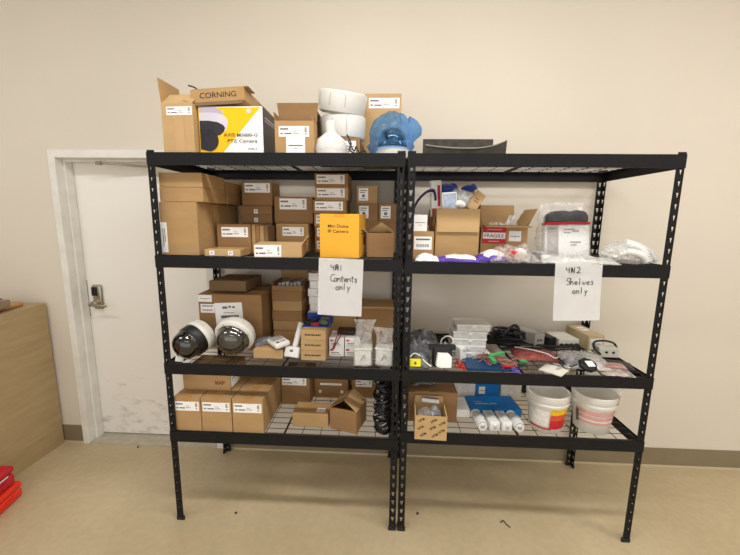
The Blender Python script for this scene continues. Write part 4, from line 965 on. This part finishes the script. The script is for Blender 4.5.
# grey device, black device, white device with ports
def device(name, m, w, d, h, loc, rz, label, ports, pm_='blackpl', port_r=None):
    root = empty(name, loc, label, 'electronic device', rot=(0, 0, R(rz)))
    mb = MB(); mb.box(-w/2, w/2, -d/2, d/2, 0, h); mb.bevel(.004, 2); mb.build('device_body', m, root)
    for (x, z, pw, ph) in ports:
        mb = MB()
        if port_r: mb.lathe([(0, 0), (port_r, 0), (port_r, .02), (port_r*.7, .024), (0, .024)], 18, Matrix.Translation((x, -d/2-.0005, z)) @ Matrix.Rotation(PI/2, 4, 'X'))
        else: mb.box(x-pw/2, x+pw/2, -d/2-.0012, -d/2-.0002, z-ph/2, z+ph/2)
        mb.build('port', pm_, root)
    return root
device('video_encoder', 'plgrey', .075, .17, .070, (.790, .425, Z+.03), 24, 'light grey device with two ports beside the black cable heap', [(-.012, .030, .014, .010), (.010, .030, .014, .010)])
device('power_supply', 'blackpl', .055, .17, .070, (.880, .450, Z), 22, 'black device standing between grey and white devices', [(0, .02, .03, .006)], 'plgrey')
device('cable_box', 'plcream', .125, .15, .062, (1.000, .450, Z), 6, 'off-white device with four round black plugs in a row', [(-.045, .026, 0, 0), (-.015, .026, 0, 0), (.015, .026, 0, 0), (.045, .026, 0, 0)], 'blackpl', .012)
M['palebox'] = mat('pale_tan_card', '#C9B694', .8)
c = carton('narrow tan box with white end label at the back of the shelf', 1.100, 1.200, .37, .22, Z, .090, 'palebox', rot=6, tape=None, labels=[('F', .12, .08, .88, .80, 'plain'), ('T', .3, .45, .75, .8, 'plain')])
mb = MB(); mb.tube([(.60, .33, Z+.010), (.72, .34, Z+.012), (.85, .33, Z+.014), (.95, .33, Z+.010), (1.06, .345, Z+.014)], .009, 8, 6); mb.tube([(.64, .36, Z+.028), (.78, .345, Z+.032), (.92, .342, Z+.026), (1.05, .352, Z+.030)], .008, 8, 6)
tag(mb.build('black_cable', 'blackpl', smooth=True), 'thick black cables lying in front of the row of devices', 'cable')
# red antistatic bag with white cord
M['redbag'] = mat('dull_red_film', '#8A2E30', .35, var=.35, scale=60, c2='#A8605A')
soft('parts_bag', 'redbag', .235, .150, .030, (.760, .245, Z+.0), (R(0), 0, R(-2)), 'dull red bag of parts lying behind the shelf edge', seed=61, amp=.5, n=24, edge=.5)
mb = MB(); mb.tube([(.655, .27, Z+.043), (.72, .23, Z+.046), (.79, .18, Z+.044), (.825, .150, Z+.030), (.84, .145, Z+.040)], .003, 8, 6); tag(mb.build('thin_cable', 'plwhite'), 'thin white cord lying across the dull red bag', 'cable')
# white packet at edge
mb = MB(); bmq = mb.bm
n = 12; g = []
for j in range(n+1):
    for i in range(n+1):
        u, v_ = i/n-.5, j/n-.5; e = (1-abs(2*u)**2)*(1-abs(2*v_)**2)
        g.append((bmq.verts.new((u*.11, v_*.11, .004+.018*e+.004*abs(noise.noise(Vector((u*7, v_*7, 2)))))), bmq.verts.new((u*.109, v_*.109, .0005))))
for j in range(n):
    for i in range(n):
        a = j*(n+1)+i; q = (a, a+1, a+n+2, a+n+1)
        bmq.faces.new([g[k][0] for k in q]); bmq.faces.new([g[k][1] for k in q[::-1]])
for seq in ([i for i in range(n+1)], [n*(n+1)+i for i in range(n+1)], [j*(n+1) for j in range(n+1)], [j*(n+1)+n for j in range(n+1)]):
    for a, b2 in zip(seq, seq[1:]): bmq.faces.new((g[a][0], g[a][1], g[b2][1], g[b2][0]))
wp = mb.build('sealed_packet', 'plcream'); single(wp, (.780, .055, Z), 'small cream sealed packet at the shelf edge beside the black puck', 'packet', rot=(0, 0, R(46)))
mb = MB(); mb.tube([(-.028, -.02, .026), (.0, -.03, .027), (.028, -.015, .026), (.03, .015, .025)], .003, 6, 5); mb.build('inner_cable', 'plgrey', wp)
soft('antistatic_bag', 'clear_dense', .24, .24, .036, (.985, .190, Z), (0, 0, R(-6)), 'large clear antistatic bag spread in front of the off-white device', seed=71, amp=.6, n=30, edge=.7)
mb = MB()
for i in range(4): mb.tube([(.0+.055*math.cos(a)*(1-.1*i), .045*math.sin(a)*(1-.1*i), .006+.005*i) for a in [2*PI*q/12 for q in range(13)]], .0045, 8, 4)
single(mb.build('blue_cable_coil', mat('slate_blue_cable', '#5B6F99', .5), smooth=True), (.945, .165, Z+.001), 'slate blue coiled cable inside the large clear bag', 'cable')
pk = empty('round_puck', (.938, .050, Z+.028), 'black octagonal puck with a white square sticker', 'electronic device', rot=(R(24), 0, R(6)))
mb = MB(); mb.lathe([(0, 0), (.040, 0), (.044, .006), (.044, .018), (.038, .024), (0, .024)], 8); mb.build('puck_body', 'blackpl', pk)
mb = MB(); mb.box(-.012, .026, -.022, .016, .0243, .0250); mb.build('white_sticker', 'white', pk)
mb = MB(); mb.tube([(.90, .07, Z+.03), (.87, .10, Z+.008), (.84, .16, Z+.04), (.88, .24, Z+.04)], .003, 8, 6)
mb.tube([(.975, .04, Z+.030), (.985, .00, Z+.006), (1.00, -.002, Z+.006)], .003, 8, 6); tag(mb.build('black_cable', 'blackpl'), 'thin black cable running from the puck to the red bag', 'cable')
# connector block with cable loop
cb2 = device('duplex_jack', 'plcream', .105, .06, .056, (1.170, .285, Z+.001), -4, 'off-white jack block with two square sockets and a black cable loop', [(-.012, .030, .014, .012), (.024, .030, .014, .012)])
mb = MB(); mb.tube([(-.048, -.045, .02), (-.075, -.02, .05), (-.055, .02, .072), (.0, .03, .078), (.045, .02, .070), (.055, .0, .05)], .006, 10, 6); mb.build('cable_loop', 'blackpl', cb2, smooth=True)
# printed cards in a bag
soft('parts_bag', 'blackpl', .14, .12, .014, (1.150, .150, Z), (0, 0, R(-24)), 'flat black pouch beneath the jack block', 'pouch', seed=81, amp=.2, n=14)
soft('parts_bag', 'clear_pink', .125, .175, .016, (1.100, .085, Z+.0), (0, 0, R(-10)), 'flat clear bag with pink printed cards at the end of the shelf', seed=82, amp=.5, n=20)
mb = MB(); mb.box(-.05, .05, -.035, .035, 0, .003); o = mb.build('printed_card', mat('pink_grey_print', '#B98C86', .5, var=.4, scale=30)); single(o, (1.10, .10, Z+.018), 'pink and grey printed card on the flat clear bag', 'card', rot=(0, 0, R(-12)))
# ================================================================== right rack, bottom shelf
Z = R4-.0007
c = carton('medium brown carton with a loosely closed lid beside the middle post', .052, .316, .115, .30, Z, .168, 'kraft3', flaps=[('F', .17, 4, 'kraft3'), ('B', .15, 6, 'kraft3'), ('L', .11, 2), ('R', .11, 2)])
gl = empty('sealed_bag', (.130, .235, Z+.195), 'grey sealed bag lying on the medium brown carton', 'plastic bag', rot=(R(3), R(-2), R(8)))
pillow('bag_body', 'clear_grey', gl, .14, .17, .018, 90, .3, 16, .4)
# patterned small box
kb = carton('small open box patterned with diagonal lettering, overhanging the shelf edge', .078, .236, -.058, .150, R4+.0003, .128, 'kraft2', rot=-2, flaps=[('B', .03, 100, 'kraft2')])
T = face_T('F', .158, .150, .128)
for i, (u, v) in enumerate(((.022, .092), (.082, .090), (.018, .050), (.078, .052), (.124, .078), (.122, .036), (.032, .014), (.090, .012))):
    text_mesh('printed_text', 'NTM', 'inkb', .013, kb, T @ Matrix.Translation((u, v, .0004)) @ Matrix.Rotation(R(32), 4, 'Z'), .032, .02)
soft('parts_bag', 'clear', .12, .10, .05, (.157, .015, R4+.080), (0, 0, 0), 'clear bag of parts inside the patterned box', seed=95, amp=.8, n=20, edge=.8)
soft('parts_bag', 'fabric', .05, .05, .03, (.185, .02, R4+.09), (0, 0, .4), 'dark blue pouch inside the patterned box', 'pouch', seed=96, amp=.5, n=12)
soft('parts_bag', 'plgrey', .08, .09, .075, (.13, .02, R4+.006), (0, 0, 0), 'grey parts filling the patterned box', 'electronic part', seed=97, amp=.4, n=14)
mb = MB(); mb.lathe([(0, -.045), (.013, -.045), (.013, .045), (0, .045)], 20, Matrix.Rotation(PI/2, 4, 'Y')); o = mb.build('tape_tube', 'plwhite', smooth=True); single(o, (.165, .075, R4+.142), 'white tube with purple band resting in the patterned box', 'tube', rot=(0, R(4), R(-4)))
mb = MB(); mb.lathe([(.0132, -.044), (.0136, -.040), (.0136, .036), (.0132, .040)], 20, Matrix.Rotation(PI/2, 4, 'Y'), PI*.0, PI*1.1); mb.build('purple_band', 'purple', o, smooth=True)
# papers and boxes at the back
M['printedwhite'] = mat('printed_white_card', '#F2F1EE', .6, var=.25, scale=40, c2='#D8D6D4')
carton('white printed box at the back between brown carton and upright blue box', .352, .484, .40, .09, Z, .100, 'printedwhite', name='printed_box', tape=None)
carton('white box standing beside the brown carton, in front of a printed box', .326, .400, .165, .15, Z, .045, 'white', name='white_box', tape=None)
o = carton('upright bright blue box with pale sticker at the back of the shelf', .487, .632, .405, .10, Z, .110, 'blue', name='blue_box', tape=None, labels=[('F', .14, .22, .40, .66, 'plain')])
carton('white printed box at the back beside the upright blue box', .642, .768, .405, .08, Z, .106, 'printedwhite', name='printed_box', tape=None)
c = carton('flat bright blue box with white lettering behind the silver tubes', .410, .688, .180, .165, Z, .045, 'blue', name='blue_box', rot=3, tape=None)
TT = face_T('T', .278, .165, .045)
text_mesh('printed_text', '4 channel', 'white', .009, c, TT @ Matrix.Translation((.035, .085, .0004)), .045, .01)
text_mesh('printed_text', 'CHANNEL LOCK', 'white', .012, c, TT @ Matrix.Translation((.035, .060, .0004)), .125, .02)
# four tubes in clear wrap
def tube_thing(round_):
    root = empty('cable_tube', (0, 0, 0), 'x', 'packaged tube', 'four clear wrapped tubes side by side')
    if round_:
        mb = MB(); mb.lathe([(.010, -.058), (.020, -.058), (.024, -.054), (.024, .058), (0, .058)], 26, Matrix.Translation((0, 0, .024)) @ Matrix.Rotation(PI/2, 4, 'X') @ Matrix.Scale(-1, 4, (0, 0, 1)) ); mb.build('tube_body', 'plwhite', root, smooth=True)
        mb = MB(); mb.lathe([(.0, .050), (.016, .050), (.020, .0585), (.022, .0595), (.022, .0565)], 26, Matrix.Translation((0, 0, .024)) @ Matrix.Rotation(PI/2, 4, 'X')); mb.build('end_cap', 'plgrey', root, smooth=True)
    else:
        mb = MB(); mb.box(-.023, .023, -.058, .058, .001, .045); mb.bevel(.005, 3); mb.build('tube_body', 'plwhite', root, smooth=True)
        mb = MB(); mb.box(-.006, .006, -.0592, -.0582, .014, .026); mb.build('blue_mark', 'lilac', root)
    mb = MB(); mb.lathe([(0, 0), (.006, 0), (.006, .001), (0, .001)], 12, Matrix.Translation((0, .01, .0486 if round_ else .0455))); mb.build('dark_dot', 'print', root)
    blob('clear_wrap', 'clearplastic', root, .028, .064, .026, (0, 0, .027), .10, 12, 4, 3, flat=-.026)
    return root
tl = ['round capped tube in clear wrap beside the brown carton', 'square ended tube in clear wrap next to the first round one', 'square ended tube in clear wrap next to the last round one', 'round capped tube in clear wrap nearest the white buckets']
for k in range(4):
    o = tube_thing(k in (0, 3)); o['label'] = tl[k]; o.location = (.433+.0635*k, .100, Z); o.scale = (1.16, 1.08, 1.16); o.rotation_euler = (0, 0, R(4))
# buckets
def bucket(loc, r0, r1, h, m, label, rz):
    root = empty('plastic_bucket', loc, label, 'bucket', 'white plastic tubs with labels', rot=(0, 0, R(rz)))
    mb = MB(); mb.lathe([(0, .0), (r0-.006, 0), (r0, .006), (r1, h-.060), (r1+.008, h-.058), (r1+.009, h-.048), (r1+.002, h-.044), (r1+.002, h-.030), (r1+.009, h-.027), (r1+.010, h-.003), (r1+.006, h), (r1-.001, h-.003), (r1-.002, h-.02), (r0-.003, .008), (0, .006)], 64)
    mb.build('bucket_body', m, root, smooth=True)
    return root
def wrap_label(root, r0, r1, h, z0, z1, a0, a1, m, name='bucket_label', eps=.0008):
    def rr(z): return r0+(r1-r0)*(z-.006)/(h-.066)+eps
    mb = MB(); mb.lathe([(rr(z0), z0), (rr(z1), z1)], 24, None, R(a0), R(a1)); bmesh.ops.solidify(mb.bm, geom=list(mb.bm.faces), thickness=.0003)
    return mb.build(name, m, root, smooth=True)
b1 = bucket((.790, .115, Z), .084, .097, .208, 'bucket', 'white bucket with a yellow and red label, beside the silver tubes', 0)
wrap_label(b1, .084, .097, .208, .040, .128, -175, -106, 'printedwhite')
wrap_label(b1, .084, .097, .208, .030, .080, -102, -34, 'redprint', eps=.0011)
wrap_label(b1, .084, .097, .208, .080, .112, -102, -34, mat('orange_red_print', '#D9573A', .6, var=.3, scale=60), eps=.0011)
wrap_label(b1, .084, .097, .208, .112, .142, -102, -34, mat('yellow_print', '#EFC01F', .6, var=.15, scale=60), eps=.0011)
wrap_label(b1, .084, .097, .208, .024, .033, -175, -96, 'redprint', eps=.0012)
b2 = bucket((1.034, .120, Z), .084, .098, .208, 'bucket', 'frosted white bucket with a faded pink label, near the end post', 0)
wrap_label(b2, .084, .098, .208, .058, .100, -170, -25, 'pink'); wrap_label(b2, .084, .098, .208, .108, .130, -170, -25, 'pink')
wrap_label(b2, .084, .098, .208, .074, .079, -168, -27, 'white', eps=.0014)
wrap_label(b2, .084, .098, .208, .05, .12, -172, -160, 'print', eps=.0014)
b3 = bucket((1.195, .315, Z), .078, .090, .185, 'bucket', 'white bucket with a red label partly hidden behind the frosted bucket', 0)
wrap_label(b3, .078, .090, .185, .040, .125, -75, 20, 'redprint'); wrap_label(b3, .078, .090, .185, .060, .100, 21, 40, 'white')
b4 = bucket((.985, .500, Z), .078, .090, .185, 'bucket', 'white bucket with red rim band behind the two front buckets', 0)
wrap_label(b4, .078, .090, .185, .02, .125, -160, -20, 'redprint')

# ================================================================== plywood bench and red cases
pb = empty('plywood_bench', (-2.80, -.35, 0), 'plywood sided bench standing against the wall beside the door', 'workbench')
def bench_mesh():
    mb = MB(); mb.box(.322, .340, -1.0, .975, 0, 1.066); mb.bevel(.0015, 1); mb.build('plywood_side', 'ply', pb)
    mb = MB(); mb.box(-.6, .320, -1.0, .975, 1.03, 1.064); mb.build('bench_top', 'ply', pb)
    mb = MB(); mb.box(-.6, .320, .955, .975, 0, 1.03); mb.build('back_panel', 'ply', pb)
bench_mesh()
M['board'] = mat('orange_brown_board', '#B98B55', .6, var=.1, scale=8, stretch=(1, 6, 1))
mb = MB(); mb.box(-.5, .055, -.40, .40, 0, .030); mb.bevel(.012, 3); single(mb.build('wooden_board', 'board'), (-2.56, .14, 1.0665), 'orange brown wooden board with rounded edge on the plywood bench', 'board', rot=(0, 0, R(3)))
mb = MB(); mb.box(-.17, .0, -.3, .09, 0, .052); mb.bevel(.004, 1); single(mb.build('grey_case', mat('dark_grey_case', '#6E6660', .6)), (-2.525, .32, 1.0970), 'dark grey case lying on the wooden board', 'case')
mb = MB(); mb.box(0, .05, -.10, .09, 0, .045); mb.bevel(.004, 1); single(mb.build('brown_block', mat('brown_grey_block', '#8C7A66', .6)), (-2.523, .32, 1.0970), 'small brown block at the end of the grey case', 'block')
mb = MB(); mb.tube([(-2.545, .12, 1.108), (-2.525, .16, 1.115), (-2.518, .20, 1.154), (-2.56, .30, 1.156)], .010, 8, 6); tag(mb.build('white_strap', 'plwhite'), 'white strap draped over the grey case', 'strap')
def case(name, loc, w, d, h, m, label, rz, bev=.014):
    root = empty(name, loc, label, 'tool case', rot=(0, 0, R(rz)))
    mb = MB(); mb.box(-w/2, w/2, -d/2, d/2, 0, h*.62); mb.bevel(bev, 3); mb.build('case_base', m, root, smooth=True)
    mb = MB(); mb.box(-w/2-.003, w/2+.003, -d/2-.003, d/2+.003, h*.64, h); mb.bevel(bev, 3); mb.build('case_lid', m, root, smooth=True)
    mb = MB()
    mb.box(w/2+.0005, w/2+.010, -d*.12, d*.12, h*.45, h*.80); mb.bevel(.003, 2); mb.build('latch', m, root)
    mb = MB(); mb.box(w/2+.0035, w/2+.006, d*.25, d*.36, h*.30, h*.42); mb.build('raised_mark', m, root)
    return root
oc_ = case('orange_case', (-2.307, -.140, 0), .20, .50, .098, 'orange', 'orange red plastic case on the floor below the darker red one', 11)
rc_ = case('red_case', (-2.312, -.150, .0985), .18, .49, .118, 'red', 'dark red plastic case stacked on the orange red case', 9, .022)
mb = MB(); mb.box(.0935, .0945, .13, .19, .075, .083); mb.build('white_mark', 'white', rc_)
# bits on the floor
mb = MB(); mb.tube([(.0, 0, .003), (.02, .012, .004), (.03, -.01, .003), (.045, -.03, .003)], .003, 6, 5)
single(mb.build('cable_tie', 'blackpl'), (.585, .085, 0), 'short black cable tie lying on the floor under the racks', 'cable tie')
for k, (x, y, lab) in enumerate(((-1.877, .60, 'small dark pebble on the floor in front of the door sill'), (-.917, .06, 'tiny dark bit on the floor below the bottom cartons'), (.125, .119, 'tiny dark crumb on the floor behind the middle posts'))):
    o = blob('floor_crumb', 'rubber', None, .008, .007, .005, (0, 0, .005), .2, 40, k+1, 2); single(o, (x, y, 0), lab, 'debris', 'dark crumbs on the floor')
